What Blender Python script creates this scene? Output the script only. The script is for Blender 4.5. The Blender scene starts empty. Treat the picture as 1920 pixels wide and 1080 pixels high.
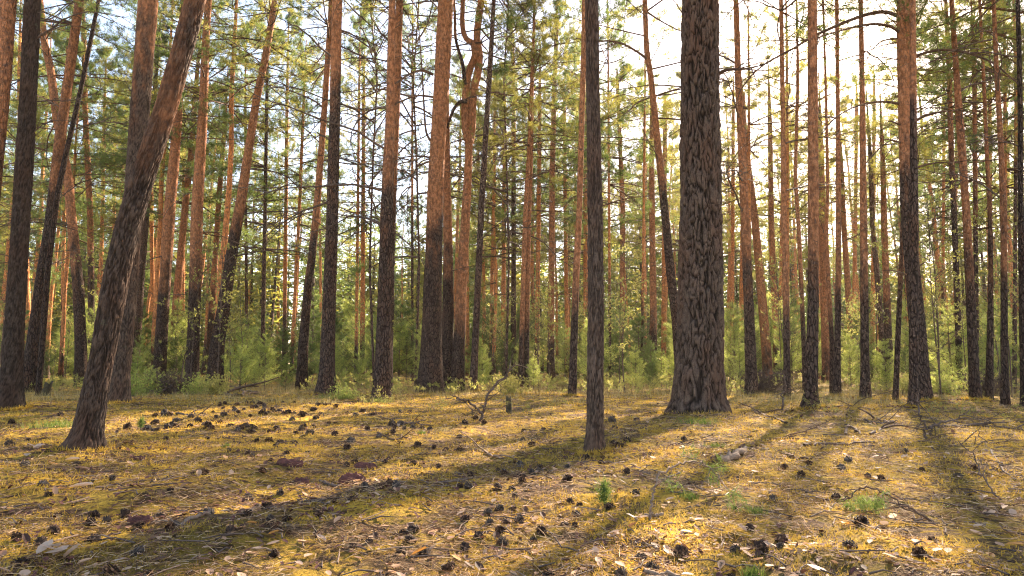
import bpy, math, random
import numpy as np
from mathutils import Vector, Matrix, Euler

# ------------------------------------------------------------------ camera, sky, sun, exposure
sc = bpy.context.scene
COL = sc.collection
R = math.radians
CAM_Z, PITCH, FPX = 0.60, 6.7, 1280.0
cam_d = bpy.data.cameras.new('camera'); cam = bpy.data.objects.new('camera', cam_d); COL.objects.link(cam)
cam_d.sensor_width = 36.0; cam_d.lens = 36.0 * FPX / 1920.0
cam_d.clip_start = 0.05; cam_d.clip_end = 1500
cam.location = (0, 0, CAM_Z); cam.rotation_euler = (R(90 + PITCH), 0, 0)
sc.camera = cam
SUN_AZ, SUN_EL = 30.0, 26.5            # azimuth to the right of the view axis (+Y), elevation
w = bpy.data.worlds.new('World'); sc.world = w; w.use_nodes = True
nt = w.node_tree; nt.nodes.clear()
sky = nt.nodes.new('ShaderNodeTexSky'); sky.sky_type = 'NISHITA'; sky.sun_disc = False
sky.sun_elevation = R(SUN_EL); sky.sun_rotation = R(SUN_AZ)
sky.air_density = 1.0; sky.dust_density = .6; sky.ozone_density = 1.0
bg = nt.nodes.new('ShaderNodeBackground'); bg.inputs[1].default_value = 0.095
wo = nt.nodes.new('ShaderNodeOutputWorld')
tint = nt.nodes.new('ShaderNodeMix'); tint.data_type = 'RGBA'; tint.blend_type = 'MULTIPLY'; tint.inputs[0].default_value = 1.0
tint.inputs[7].default_value = (1.0, .86, .78, 1)      # warm tint put over the sky light, acting as white balance
nt.links.new(sky.outputs[0], tint.inputs[6]); nt.links.new(tint.outputs[2], bg.inputs[0]); nt.links.new(bg.outputs[0], wo.inputs[0])
sun_d = bpy.data.lights.new('sun', 'SUN'); sun_d.energy = 5.0; sun_d.angle = R(0.9); sun_d.color = (1.0, 0.80, 0.59)
sun = bpy.data.objects.new('sun', sun_d); COL.objects.link(sun)
SD = Vector((math.sin(R(SUN_AZ)) * math.cos(R(SUN_EL)), math.cos(R(SUN_AZ)) * math.cos(R(SUN_EL)), math.sin(R(SUN_EL))))
sun.rotation_euler = SD.to_track_quat('Z', 'Y').to_euler()
sun.location = SD * 60
sc.view_settings.view_transform = 'Standard'; sc.view_settings.look = 'None'
sc.view_settings.exposure = 2.72; sc.view_settings.gamma = 1.0
cy = sc.cycles
cy.use_denoising = True; cy.denoising_prefilter = 'NONE'; cy.use_adaptive_sampling = True; cy.adaptive_threshold = .012; cy.sample_clamp_direct = 1.2; cy.max_bounces = 5; cy.diffuse_bounces = 2; cy.use_light_tree = False; cy.filter_width = 1.15; cy.glossy_bounces = 2
cy.transmission_bounces = 3; cy.volume_bounces = 1; cy.transparent_max_bounces = 6
cy.caustics_reflective = False; cy.caustics_refractive = False; cy.sample_clamp_indirect = 1.0
HAZE = 0.0006

# ------------------------------------------------------------------ geometry of the view
cp, sp = math.cos(R(PITCH)), math.sin(R(PITCH))
def at(px, py, Y):
    """point on the vertical plane y=Y seen at photo pixel (px,py)"""
    a = (px - 960) / FPX; b = (540 - py) / FPX
    t = Y / (cp - sp * b)
    return np.array([a * t, Y, CAM_Z + (sp + cp * b) * t])
def ground_at(px, py):
    a = (px - 960) / FPX; b = (540 - py) / FPX
    t = -CAM_Z / (sp + cp * b)
    x, y = a * t, (cp - sp * b) * t
    return np.array([x, y, gh(x, y)])

# ------------------------------------------------------------------ value noise
_tab = np.random.RandomState(5).rand(65536)
def _h(i, j, k, s):
    n = (i * 73856093) ^ (j * 19349663) ^ (k * 83492791) ^ (s * 2654435)
    return _tab[n & 65535]
def vnoise(x, y, z=0.0, s=1):
    x = np.asarray(x, float); y = np.asarray(y, float); z = np.asarray(z, float) + 0 * x
    xi, yi, zi = [np.floor(v).astype(np.int64) for v in (x, y, z)]
    u, v, w_ = x - xi, y - yi, z - zi
    u, v, w_ = [t * t * (3 - 2 * t) for t in (u, v, w_)]
    r = 0
    for a in (0, 1):
        for b in (0, 1):
            for c in (0, 1):
                r = r + _h(xi + a, yi + b, zi + c, s) * (u if a else 1 - u) * (v if b else 1 - v) * (w_ if c else 1 - w_)
    return r
def _flat(px, py):
    a = (px - 960) / FPX; b = (540 - py) / FPX; t = -CAM_Z / (sp + cp * b)
    return a * t, (cp - sp * b) * t
MOUNDS = [(*_flat(px, py), r) for px, py, r in [(157, 852, .12), (1115, 842, .07), (1310, 781, .36), (220, 762, .17), (1519, 771, .11), (17, 772, .16), (1713, 770, .07), (1733, 753, .16), (611, 741, .2), (715, 748, .18), (1410, 743, .14), (1476, 748, .08), (1623, 749, .11), (1569, 746, .08), (1829, 753, .12), (887, 738, .1), (1073, 746, .1)]]
def gh(x, y):
    x = np.asarray(x, float); y = np.asarray(y, float)
    d = np.sqrt(x * x + y * y)
    h = (vnoise(x / 2.6, y / 2.6, s=2) - .5) * .07 + (vnoise(x / .55, y / .55, s=3) - .5) * .065
    h = h + (vnoise(x / .16, y / .16, s=4) - .5) * .034 * np.clip(1.4 - d / 12, 0, 1)
    h = h + (vnoise(x / 14, y / 14, s=6) - .5) * .5 * np.clip((d - 22) / 30, 0, 1)
    for mx, my, mr in MOUNDS:
        dd = np.sqrt((x - mx) ** 2 + (y - my) ** 2)
        h = h + .10 * mr ** .6 * np.exp(-(dd / (mr * 2.6 + .10)) ** 2) * (.6 + .8 * vnoise(x / .2, y / .2, s=8))
    r = h
    return float(r) if r.ndim == 0 else r

# ------------------------------------------------------------------ mesh collecting
class MB:
    def __init__(self): self.v = []; self.f = []; self.m = []; self.n = 0; self.smooth = []
    def add(self, v, f, m=0, smooth=False):
        v = np.asarray(v, float); f = np.asarray(f, np.int64)
        self.v.append(v); self.f.append(f + self.n); self.m.append(np.full(len(f), m)); self.smooth.append(np.full(len(f), smooth))
        self.n += len(v)
    def tube(self, pts, rad, seg=5, m=0, cap=True):
        pts = np.asarray(pts, float); rad = np.asarray(rad, float); n = len(pts)
        t = np.gradient(pts, axis=0); t /= np.linalg.norm(t, axis=1)[:, None] + 1e-9
        ref = np.array([0, 0, 1.0]) if abs(t[0, 2]) < .8 else np.array([1.0, 0, 0])
        a = np.cross(t, ref); a /= np.linalg.norm(a, axis=1)[:, None] + 1e-9
        b = np.cross(t, a)
        th = np.arange(seg) * 2 * math.pi / seg
        v = pts[:, None, :] + rad[:, None, None] * (np.cos(th)[None, :, None] * a[:, None, :] + np.sin(th)[None, :, None] * b[:, None, :])
        v = v.reshape(-1, 3)
        i = np.arange(n - 1)[:, None] * seg; j = np.arange(seg)[None, :]; j2 = (j + 1) % seg
        f = np.stack([i + j, i + j2, i + seg + j2, i + seg + j], -1).reshape(-1, 4)
        self.add(v, f, m, True)
        if cap and seg >= 4:
            k = self.n
            for base in (k - len(v), k - seg):
                c = self.v[-1][(0 if base == k - len(v) else -seg):][:seg] if False else None
    def build(self, name, mats, parent=None, loc=None):
        v = np.concatenate(self.v) if self.v else np.zeros((0, 3))
        me = bpy.data.meshes.new(name)
        me.vertices.add(len(v)); me.vertices.foreach_set('co', v.astype(np.float32).ravel())
        tot = np.concatenate([np.full(len(f), f.shape[1]) for f in self.f]).astype(np.int32)
        idx = np.concatenate([f.ravel() for f in self.f]).astype(np.int32)
        st = np.concatenate([[0], np.cumsum(tot)[:-1]]).astype(np.int32)
        me.loops.add(len(idx)); me.loops.foreach_set('vertex_index', idx)
        me.polygons.add(len(tot)); me.polygons.foreach_set('loop_start', st); me.polygons.foreach_set('loop_total', tot)
        me.polygons.foreach_set('material_index', np.concatenate(self.m).astype(np.int32))
        me.polygons.foreach_set('use_smooth', np.concatenate(self.smooth))
        for q in (mats if isinstance(mats, (list, tuple)) else [mats]): me.materials.append(q)
        if getattr(self, 'att', None) is not None:
            a = me.attributes.new('plate', 'FLOAT', 'POINT'); a.data.foreach_set('value', self.att[:, 0].astype(np.float32))
        me.update(calc_edges=True)
        o = bpy.data.objects.new(name, me); COL.objects.link(o)
        if parent is not None: o.parent = parent
        if loc is not None: o.location = loc
        return o
def rnd(seed): return np.random.RandomState(seed)
def blades(mb, c, d, L, W, rs, m=0):
    """one thin triangle per row: base at c, direction d"""
    q = rs.randn(len(c), 3); s = np.cross(d, q); s /= np.linalg.norm(s, axis=1)[:, None] + 1e-9
    s *= (np.asarray(W) / 2)[:, None] if np.ndim(W) else W / 2
    tip = c + d * (np.asarray(L)[:, None] if np.ndim(L) else L)
    v = np.stack([c - s, c + s, tip], 1).reshape(-1, 3)
    mb.add(v, np.arange(len(v)).reshape(-1, 3), m)
def tufts(mb, c, d, rs, K=16, L=.13, W=.009, m=1, spread=.75):
    if len(c) == 0: return
    c = np.repeat(np.asarray(c), K, 0); d = np.repeat(np.asarray(d), K, 0)
    dd = d * .7 + rs.randn(len(c), 3) * spread; dd /= np.linalg.norm(dd, axis=1)[:, None] + 1e-9
    c = c + rs.randn(len(c), 3) * L * .22
    blades(mb, c, dd, L * (0.7 + .6 * rs.rand(len(c))), W, rs, m)
def tag(o, label=None, cat=None, group=None, kind=None):
    if label: o['label'] = label
    if cat: o['category'] = cat
    if group: o['group'] = group
    if kind: o['kind'] = kind
    return o
def empty(name, loc, label, cat, group=None, rz=0, s=1):
    o = bpy.data.objects.new(name, None); COL.objects.link(o); o.empty_display_size = .2
    o.location = loc; o.rotation_euler = (0, 0, rz); o.scale = (s, s, s)
    return tag(o, label, cat, group)

# ------------------------------------------------------------------ materials
class NT:
    def __init__(self, name):
        self.mat = bpy.data.materials.new(name); self.mat.use_nodes = True
        self.t = self.mat.node_tree; self.t.nodes.clear()
        self.out = self.t.nodes.new('ShaderNodeOutputMaterial')
    def n(self, typ, ins=None, **kw):
        nd = self.t.nodes.new(typ)
        for k, v in kw.items(): setattr(nd, k, v)
        for k, v in (ins or {}).items():
            s = nd.inputs[k]
            if isinstance(v, bpy.types.NodeSocket): self.t.links.new(v, s)
            else: s.default_value = v
        return nd
    def coords(self, scale=(1, 1, 1), src='Object'):
        tc = self.n('ShaderNodeTexCoord')
        return self.n('ShaderNodeMapping', {'Vector': tc.outputs[src], 'Scale': scale}).outputs[0]
    def noise(self, vec, scale, detail=4, rough=.6, dist=0):
        return self.n('ShaderNodeTexNoise', {'Vector': vec, 'Scale': scale, 'Detail': detail, 'Roughness': rough, 'Distortion': dist}).outputs['Fac']
    def ramp(self, fac, stops):
        r = self.n('ShaderNodeValToRGB', {'Fac': fac}); e = r.color_ramp.elements
        while len(e) > 1: e.remove(e[0])
        e[0].position = stops[0][0]; e[0].color = (*stops[0][1], 1)
        for p, c in stops[1:]:
            q = e.new(p); q.color = (*c, 1)
        return r.outputs[0]
    def rng(self, v, a, b, c=0, d=1, smooth=True):
        nd = self.n('ShaderNodeMapRange', {'Value': v, 'From Min': a, 'From Max': b, 'To Min': c, 'To Max': d})
        if smooth: nd.interpolation_type = 'SMOOTHSTEP'
        return nd.outputs[0]
    def mix(self, f, a, b, mode='MIX'):
        nd = self.n('ShaderNodeMix', data_type='RGBA', blend_type=mode)
        for i, v in ((0, f), (6, a), (7, b)):
            if isinstance(v, bpy.types.NodeSocket): self.t.links.new(v, nd.inputs[i])
            else: nd.inputs[i].default_value = v if i == 0 else (*v, 1)
        return nd.outputs[2]
    def math(self, op, a, b=0.0):
        nd = self.n('ShaderNodeMath', operation=op)
        for i, v in ((0, a), (1, b)):
            if isinstance(v, bpy.types.NodeSocket): self.t.links.new(v, nd.inputs[i])
            else: nd.inputs[i].default_value = v
        return nd.outputs[0]
    def finish(self, color, rough=.85, bump=None, bs=.5, bd=.02, spec=.2):
        b = self.n('ShaderNodeBsdfPrincipled', {'Base Color': color, 'Roughness': rough, 'Specular IOR Level': spec})
        if bump is not None:
            bn = self.n('ShaderNodeBump', {'Height': bump, 'Strength': bs, 'Distance': bd}); self.t.links.new(bn.outputs[0], b.inputs['Normal'])
        self.t.links.new(b.outputs[0], self.out.inputs['Surface']); return self.mat

def bark_material(name, plate=1.0, bump_d=.02, orange=(.41, .18, .085), grey=(.058, .038, .030), plated=False):
    """object colour: r = height/20 where plated bark gives way to thin orange bark, g = tone"""
    N = NT(name)
    oi = N.n('ShaderNodeObjectInfo')
    sep = N.n('ShaderNodeSeparateColor', {'Color': oi.outputs['Color']})
    tc = N.n('ShaderNodeTexCoord'); oc = tc.outputs['Object']
    wob = N.n('ShaderNodeTexNoise', {'Vector': oc, 'Scale': 5.0, 'Detail': 2}).outputs['Color']
    off = N.n('ShaderNodeVectorMath', {0: oc}, operation='ADD')
    sc_ = N.n('ShaderNodeVectorMath', {0: wob}, operation='SCALE'); sc_.inputs['Scale'].default_value = .06
    N.t.links.new(sc_.outputs[0], off.inputs[1])
    mp = N.n('ShaderNodeMapping', {'Vector': off.outputs[0], 'Scale': (1, 1, .30)}).outputs[0]
    vo = N.n('ShaderNodeTexVoronoi', {'Vector': mp, 'Scale': 26.0 * plate}, feature='DISTANCE_TO_EDGE').outputs['Distance']
    vc = N.n('ShaderNodeTexVoronoi', {'Vector': mp, 'Scale': 26.0 * plate}).outputs['Color']
    crack = N.rng(vo, .0, .16)
    if plated: crack = N.n('ShaderNodeAttribute', attribute_name='plate').outputs['Fac']
    fine = N.noise(mp, 90 * plate, 5, .7)
    z = N.n('ShaderNodeSeparateXYZ', {'Vector': oc}).outputs[2]
    big = N.noise(N.n('ShaderNodeMapping', {'Vector': oc, 'Scale': (1, 1, .35)}).outputs[0], 3.0, 4, .6)
    hz = N.math('MULTIPLY', sep.outputs[0], 20.0)
    dz = N.math('SUBTRACT', z, hz)
    dz = N.math('ADD', dz, N.math('MULTIPLY', N.math('SUBTRACT', big, .5), 6.5))
    up = N.rng(dz, -.9, 1.1)
    if plated: grey = (.098, .066, .048)
    vcv = N.n('ShaderNodeSeparateColor', {'Color': vc}).outputs[0]
    low = N.mix(vcv, tuple(c * .72 for c in grey), tuple(c * 1.5 for c in grey))
    low = N.mix(N.rng(fine, .35, .75), low, (.17, .125, .10) if plated else (.13, .09, .072))
    if plated: low = N.mix(N.math('MULTIPLY', N.rng(N.noise(oc, 34, 5, .75), .5, .68), .75), low, (.045, .03, .024))
    low = N.mix(N.math('MULTIPLY', N.rng(big, .42, .7), .6), low, (.15, .072, .042))
    low = N.mix(crack, tuple(c * (.12 if plated else .42) for c in grey), low)  # dark crack colour, also standing in for shade inside the fissures
    f2 = N.noise(N.n('ShaderNodeMapping', {'Vector': oc, 'Scale': (1, 1, .5)}).outputs[0], 22, 5, .7)
    hi = N.mix(N.rng(f2, .34, .68), tuple(c * .42 for c in orange), tuple(min(1, c * 1.3) for c in orange))
    hi = N.mix(N.math('MULTIPLY', N.rng(N.noise(N.n('ShaderNodeMapping', {'Vector': oc, 'Scale': (1, 1, 2.2)}).outputs[0], 5, 5, .7), .50, .66), .7), hi, (.17, .088, .056))
    hi = N.mix(N.rng(N.noise(oc, 9, 3), .6, .72), hi, (.13, .075, .055))
    col = N.mix(up, low, hi)
    col = N.mix(1.0, col, N.n('ShaderNodeCombineColor', {0: sep.outputs[1], 1: sep.outputs[1], 2: sep.outputs[1]}).outputs[0], 'MULTIPLY')
    lich = N.rng(N.noise(oc, 6.5, 5, .75), .62, .72)
    col = N.mix(N.math('MULTIPLY', lich, .28), col, (.16, .17, .11))
    hgt = N.math('ADD', N.math('MULTIPLY', crack, .8), N.math('MULTIPLY', fine, .5))
    hgt = N.math('MULTIPLY', hgt, N.rng(up, 0, 1, 1, .5, False))
    return N.finish(col, .9, hgt, 1.0, bump_d, .15)
def leaf_material(name, a, b, trans, tf=.45, var=1.0):
    N = NT(name)
    oi = N.n('ShaderNodeObjectInfo').outputs['Random']
    gi = N.n('ShaderNodeNewGeometry').outputs['Random Per Island']
    oc = N.coords()
    f = N.math('ADD', N.math('MULTIPLY', N.noise(oc, 1.1, 2), .6), N.math('MULTIPLY', gi, .35))
    f = N.math('ADD', f, N.math('MULTIPLY', N.math('SUBTRACT', oi, .5), .5 * var))
    c = N.mix(N.rng(f, .2, .85, 0, 1, False), a, b)
    d = N.n('ShaderNodeBsdfPrincipled', {'Base Color': c, 'Roughness': .55, 'Specular IOR Level': .3})
    tcol = N.mix(.5, c, trans)
    t = N.n('ShaderNodeBsdfTranslucent', {'Color': tcol})
    mx = N.n('ShaderNodeMixShader', {0: tf, 1: d.outputs[0], 2: t.outputs[0]})
    N.t.links.new(mx.outputs[0], N.out.inputs['Surface'])
    return N.mat
M = {}
M['bark'] = bark_material('pine_bark', 1.0, .03)
M['bark_far'] = bark_material('pine_bark_far', .7, .03, (.54, .225, .085))
M['bark_hero'] = bark_material('pine_bark_old', 1.3, .010, plated=True)
M['needle'] = leaf_material('pine_needles', (.03, .072, .022), (.09, .14, .036), (.36, .46, .09), .42)
M['needle_warm'] = leaf_material('pine_needles_pale', (.09, .12, .025), (.22, .22, .045), (.58, .52, .09), .5)
M['needle_young'] = leaf_material('young_needles', (.19, .27, .06), (.38, .42, .10), (.74, .78, .20), .5)
M['bilberry'] = leaf_material('undergrowth_leaves', (.17, .19, .05), (.36, .33, .09), (.68, .64, .18), .5)
def simple(name, stops, scale=8, rough=.85, bump=.4, bd=.01, stretch=(1, 1, 1), det=5, island=False):
    N = NT(name); oc = N.coords(stretch)
    f = N.noise(oc, scale, det, .7)
    if island:
        gi = N.n('ShaderNodeNewGeometry').outputs['Random Per Island']
        f2 = N.math('ADD', N.math('MULTIPLY', gi, .8), N.math('MULTIPLY', f, .3))
    else: f2 = f
    return N.finish(N.ramp(f2, stops), rough, f, bump, bd)
M['twig'] = simple('dead_twig', [(.3, (.055, .038, .03)), (.6, (.13, .09, .07)), (.8, (.2, .15, .12))], 14)
M['branch'] = simple('branch_bark', [(.3, (.05, .035, .028)), (.55, (.12, .07, .045)), (.8, (.22, .12, .07))], 8)
M['pale_wood'] = simple('bleached_wood', [(.3, (.10, .065, .045)), (.6, (.26, .18, .125)), (.8, (.40, .30, .22))], 12, stretch=(1, 6, 6))
M['cone'] = simple('cone_scale', [(.2, (.02, .012, .009)), (.6, (.06, .034, .023)), (.9, (.19, .11, .065))], 60, .7, island=True)
M['cone_brown'] = simple('brown_cone_scale', [(.2, (.03, .016, .010)), (.6, (.11, .055, .03)), (.9, (.27, .15, .08))], 60, .75, island=True)
M['cone_grey'] = simple('weathered_cone', [(.2, (.04, .03, .025)), (.6, (.10, .075, .06)), (.9, (.17, .13, .10))], 60, .8, island=True)
M['bark_chip'] = simple('red_bark_flake', [(.3, (.045, .02, .018)), (.55, (.13, .05, .04)), (.8, (.22, .10, .08))], 20, .8, .8, .01, (1, 3, 3))
M['stump'] = simple('rotten_stump', [(.3, (.025, .02, .014)), (.55, (.06, .05, .03)), (.8, (.09, .10, .04))], 14, .95, .9, .02)
def leaf_flat(name, col, trans=.3):
    N = NT(name); f = N.noise(N.coords(), 30, 4)
    c = N.mix(f, tuple(x * .75 for x in col), tuple(min(1, x * 1.2) for x in col))
    d = N.n('ShaderNodeBsdfPrincipled', {'Base Color': c, 'Roughness': .6, 'Specular IOR Level': .35})
    t = N.n('ShaderNodeBsdfTranslucent', {'Color': c}); mx = N.n('ShaderNodeMixShader', {0: trans, 1: d.outputs[0], 2: t.outputs[0]})
    N.t.links.new(mx.outputs[0], N.out.inputs['Surface']); return N.mat
M['leaf_pale'] = leaf_flat('pale_dry_leaf', (.56, .41, .30))
M['leaf_orange'] = leaf_flat('orange_dry_leaf', (.62, .28, .06), .4)
M['leaf_brown'] = leaf_flat('brown_dry_leaf', (.28, .15, .09))
def moss_color(N, oc):
    a = N.noise(oc, 1.5, 6, .65); b = N.noise(oc, 7, 5, .7); c = N.noise(oc, 38, 4, .7)
    gold = N.mix(N.rng(b, .3, .7), (.46, .275, .032), (.76, .49, .075))
    green = N.mix(N.rng(b, .35, .7), (.21, .15, .03), (.40, .27, .045))
    m = N.mix(N.rng(a, .42, .60), gold, green)
    m = N.mix(N.rng(N.noise(oc, 4.3, 5, .7), .54, .68), m, (.26, .15, .04))
    return m, a, b, c
def litter_mask(N, oc): return N.rng(N.noise(oc, 2.3, 7, .72, .5), .475, .575)
def ground_material():
    N = NT('forest_floor'); oc = N.coords()
    m, a, b, c = moss_color(N, oc)
    straw = N.ramp(N.noise(oc, 55, 5, .75, 1.0), [(.30, (.035, .02, .013)), (.45, (.14, .08, .045)), (.56, (.30, .19, .10)), (.72, (.55, .40, .25))])
    col = N.mix(litter_mask(N, oc), m, straw)
    col = N.mix(N.math('MULTIPLY', N.rng(c, .48, .66), .75), col, (.085, .05, .028))
    dk = N.rng(N.noise(oc, 9, 6, .75), .50, .60)
    col = N.mix(N.math('MULTIPLY', dk, .9), col, (.05, .028, .018))
    h = N.math('ADD', N.noise(oc, 60, 6, .75), N.math('MULTIPLY', N.noise(oc, 16, 4), 1.2))
    return N.finish(col, .95, h, 1.0, .035, .1)
M['ground'] = ground_material()
def moss_blade_material():
    N = NT('moss_sprigs'); tc = N.n('ShaderNodeTexCoord'); oc = tc.outputs['Object']
    m, a, b, c = moss_color(N, oc)
    gi = N.n('ShaderNodeNewGeometry').outputs['Random Per Island']
    col = N.mix(N.math('MULTIPLY', gi, .5), m, (.66, .46, .09))
    col = N.mix(N.math('MULTIPLY', N.rng(N.noise(oc, 9, 6, .75), .55, .66), .7), col, (.13, .075, .035))
    d = N.n('ShaderNodeBsdfPrincipled', {'Base Color': col, 'Roughness': .7, 'Specular IOR Level': .2})
    t = N.n('ShaderNodeBsdfTranslucent', {'Color': col}); mx = N.n('ShaderNodeMixShader', {0: .4, 1: d.outputs[0], 2: t.outputs[0]})
    N.t.links.new(mx.outputs[0], N.out.inputs['Surface']); return N.mat
M['moss'] = moss_blade_material()
def island_mat(name, stops, rough=.7, trans=.25):
    N = NT(name); gi = N.n('ShaderNodeNewGeometry').outputs['Random Per Island']
    c = N.ramp(gi, stops)
    d = N.n('ShaderNodeBsdfPrincipled', {'Base Color': c, 'Roughness': rough, 'Specular IOR Level': .3})
    t = N.n('ShaderNodeBsdfTranslucent', {'Color': c}); mx = N.n('ShaderNodeMixShader', {0: trans, 1: d.outputs[0], 2: t.outputs[0]})
    N.t.links.new(mx.outputs[0], N.out.inputs['Surface']); return N.mat
M['straw'] = island_mat('dead_needles', [(0, (.05, .025, .015)), (.45, (.20, .11, .05)), (.75, (.48, .30, .15)), (1, (.68, .50, .32))])
M['litter'] = island_mat('dry_leaves', [(0, (.05, .025, .018)), (.35, (.20, .10, .06)), (.55, (.44, .26, .15)), (.88, (.56, .39, .27)), (1, (.66, .32, .09))])
M['dry_grass'] = island_mat('dry_grass', [(0, (.16, .13, .04)), (.5, (.34, .27, .10)), (1, (.46, .38, .20))], trans=.4)
M['dull_grass'] = island_mat('dull_grass', [(0, (.07, .12, .02)), (.6, (.16, .22, .04)), (1, (.30, .30, .08))], trans=.4)

# ------------------------------------------------------------------ ground
def build_ground():
    n = 940
    u = np.linspace(-1, 1, n)
    k = 8.6
    ax = np.sinh(u * k) / math.sinh(k) * 600
    X, Y = np.meshgrid(ax, ax + 3.2, indexing='xy')
    Z = gh(X, Y)
    v = np.stack([X, Y, Z], -1).reshape(-1, 3)
    i = np.arange(n - 1)[:, None] * n + np.arange(n - 1)[None, :]
    f = np.stack([i, i + 1, i + n + 1, i + n], -1).reshape(-1, 4)
    mb = MB(); mb.add(v, f, 0, True)
    tag(mb.build('ground', M['ground']), kind='structure')
build_ground()

# ------------------------------------------------------------------ crowns (limbs and needles), origin at crown base
def branch_pts(rs, start, az, el, L, curl, n=6, wob=.05):
    pts = [np.array(start, float)]; e = el; a = az
    for i in range(n):
        a += rs.randn() * wob * 2.5; e += curl / n + rs.randn() * wob
        s = L / n
        pts.append(pts[-1] + s * np.array([math.cos(a) * math.cos(e), math.sin(a) * math.cos(e), math.sin(e)]))
    return np.array(pts)
def crown_mesh(seed, L=9., spread=2.2, nwh=12, per=4, K=15, mats=None, tuftL=.14, low_bare=.15, w=.012, twigs=7):
    rs = rnd(seed); mb = MB(); C = []; D = []
    for iw in range(nwh):
        f = (iw + rs.rand() * .7) / nwh; z = f * L
        prof = (.55 + .75 * math.sin(min(1, f * 1.15 + .12) * math.pi)) * (1 - .55 * f ** 3)
        for b in range(rs.randint(max(1, per - 1), per + 2)):
            az = rs.rand() * 6.283; l = spread * prof * (.55 + .6 * rs.rand())
            el = -.12 + .75 * f + rs.randn() * .15
            bp = branch_pts(rs, (0, 0, z), az, el, l, .25 - .5 * (1 - f), 6)
            r0 = .012 + .016 * l / spread * (1.2 - f)
            mb.tube(bp, np.linspace(r0, .006, len(bp)), 3, 0)
            bare = f < low_bare and rs.rand() < .6
            for t in range(twigs):
                tt = .3 + .7 * (t + rs.rand()) / twigs; k = min(5, int(tt * 6)); fr = tt * 6 - k
                p = bp[k] * (1 - fr) + bp[k + 1] * fr if k < 6 else bp[-1]
                taz = az + (1 if t % 2 else -1) * (.5 + rs.rand() * .6); tl = l * (.18 + .22 * rs.rand()) * (1.3 - .6 * tt)
                tp = branch_pts(rs, p, taz, el + rs.randn() * .25, tl, .3, 3, .12)
                mb.tube(tp, np.linspace(.006, .003, len(tp)), 3, 0)
                if bare: continue
                for q in tp[1:]:
                    if rs.rand() < .93: C.append(q + rs.randn(3) * .03); D.append((q - tp[0]) / (np.linalg.norm(q - tp[0]) + 1e-6) * .6 + np.array([0, 0, .45]))
                if rs.rand() < .6:
                    side = tp[2] + np.array([rs.randn() * .16, rs.randn() * .16, .05]); C.append(side); D.append(np.array([rs.randn() * .5, rs.randn() * .5, .5]))
            if not bare: C.append(bp[-1]); D.append(bp[-1] - bp[-2])
    tufts(mb, C, D, rs, K + 2, tuftL, w, 1, .66)
    return mb
class Cache: pass
def proto_mesh(mb, name, mats):
    o = mb.build(name, mats); me = o.data; bpy.data.objects.remove(o); return me
CR = []                       # crown meshes for single trees
for i in range(9):
    rs = rnd(100 + i)
    L = 8.5
    CR.append(proto_mesh(crown_mesh(200 + i, L, 2.3 + .6 * rs.rand(), 13, 4, 22), 'crown', [M['branch'], M['needle'] if i % 3 else M['needle_warm']]))
CRW = [proto_mesh(crown_mesh(300 + i, 8.5, 2.2, 13, 4, 19), 'crown', [M['branch'], M['needle_warm']]) for i in range(3)]
CRL = [proto_mesh(crown_mesh(330 + i, 8.5, 2.2, 11, 2, 17, twigs=7), 'crown', [M['branch'], M['needle_warm']]) for i in range(3)]
def child(name, me, parent, loc=(0, 0, 0), rot=(0, 0, 0), s=(1, 1, 1), color=None):
    o = bpy.data.objects.new(name, me); COL.objects.link(o); o.parent = parent
    o.location = loc; o.rotation_euler = rot; o.scale = s
    if color: o.color = color
    return o

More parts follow.
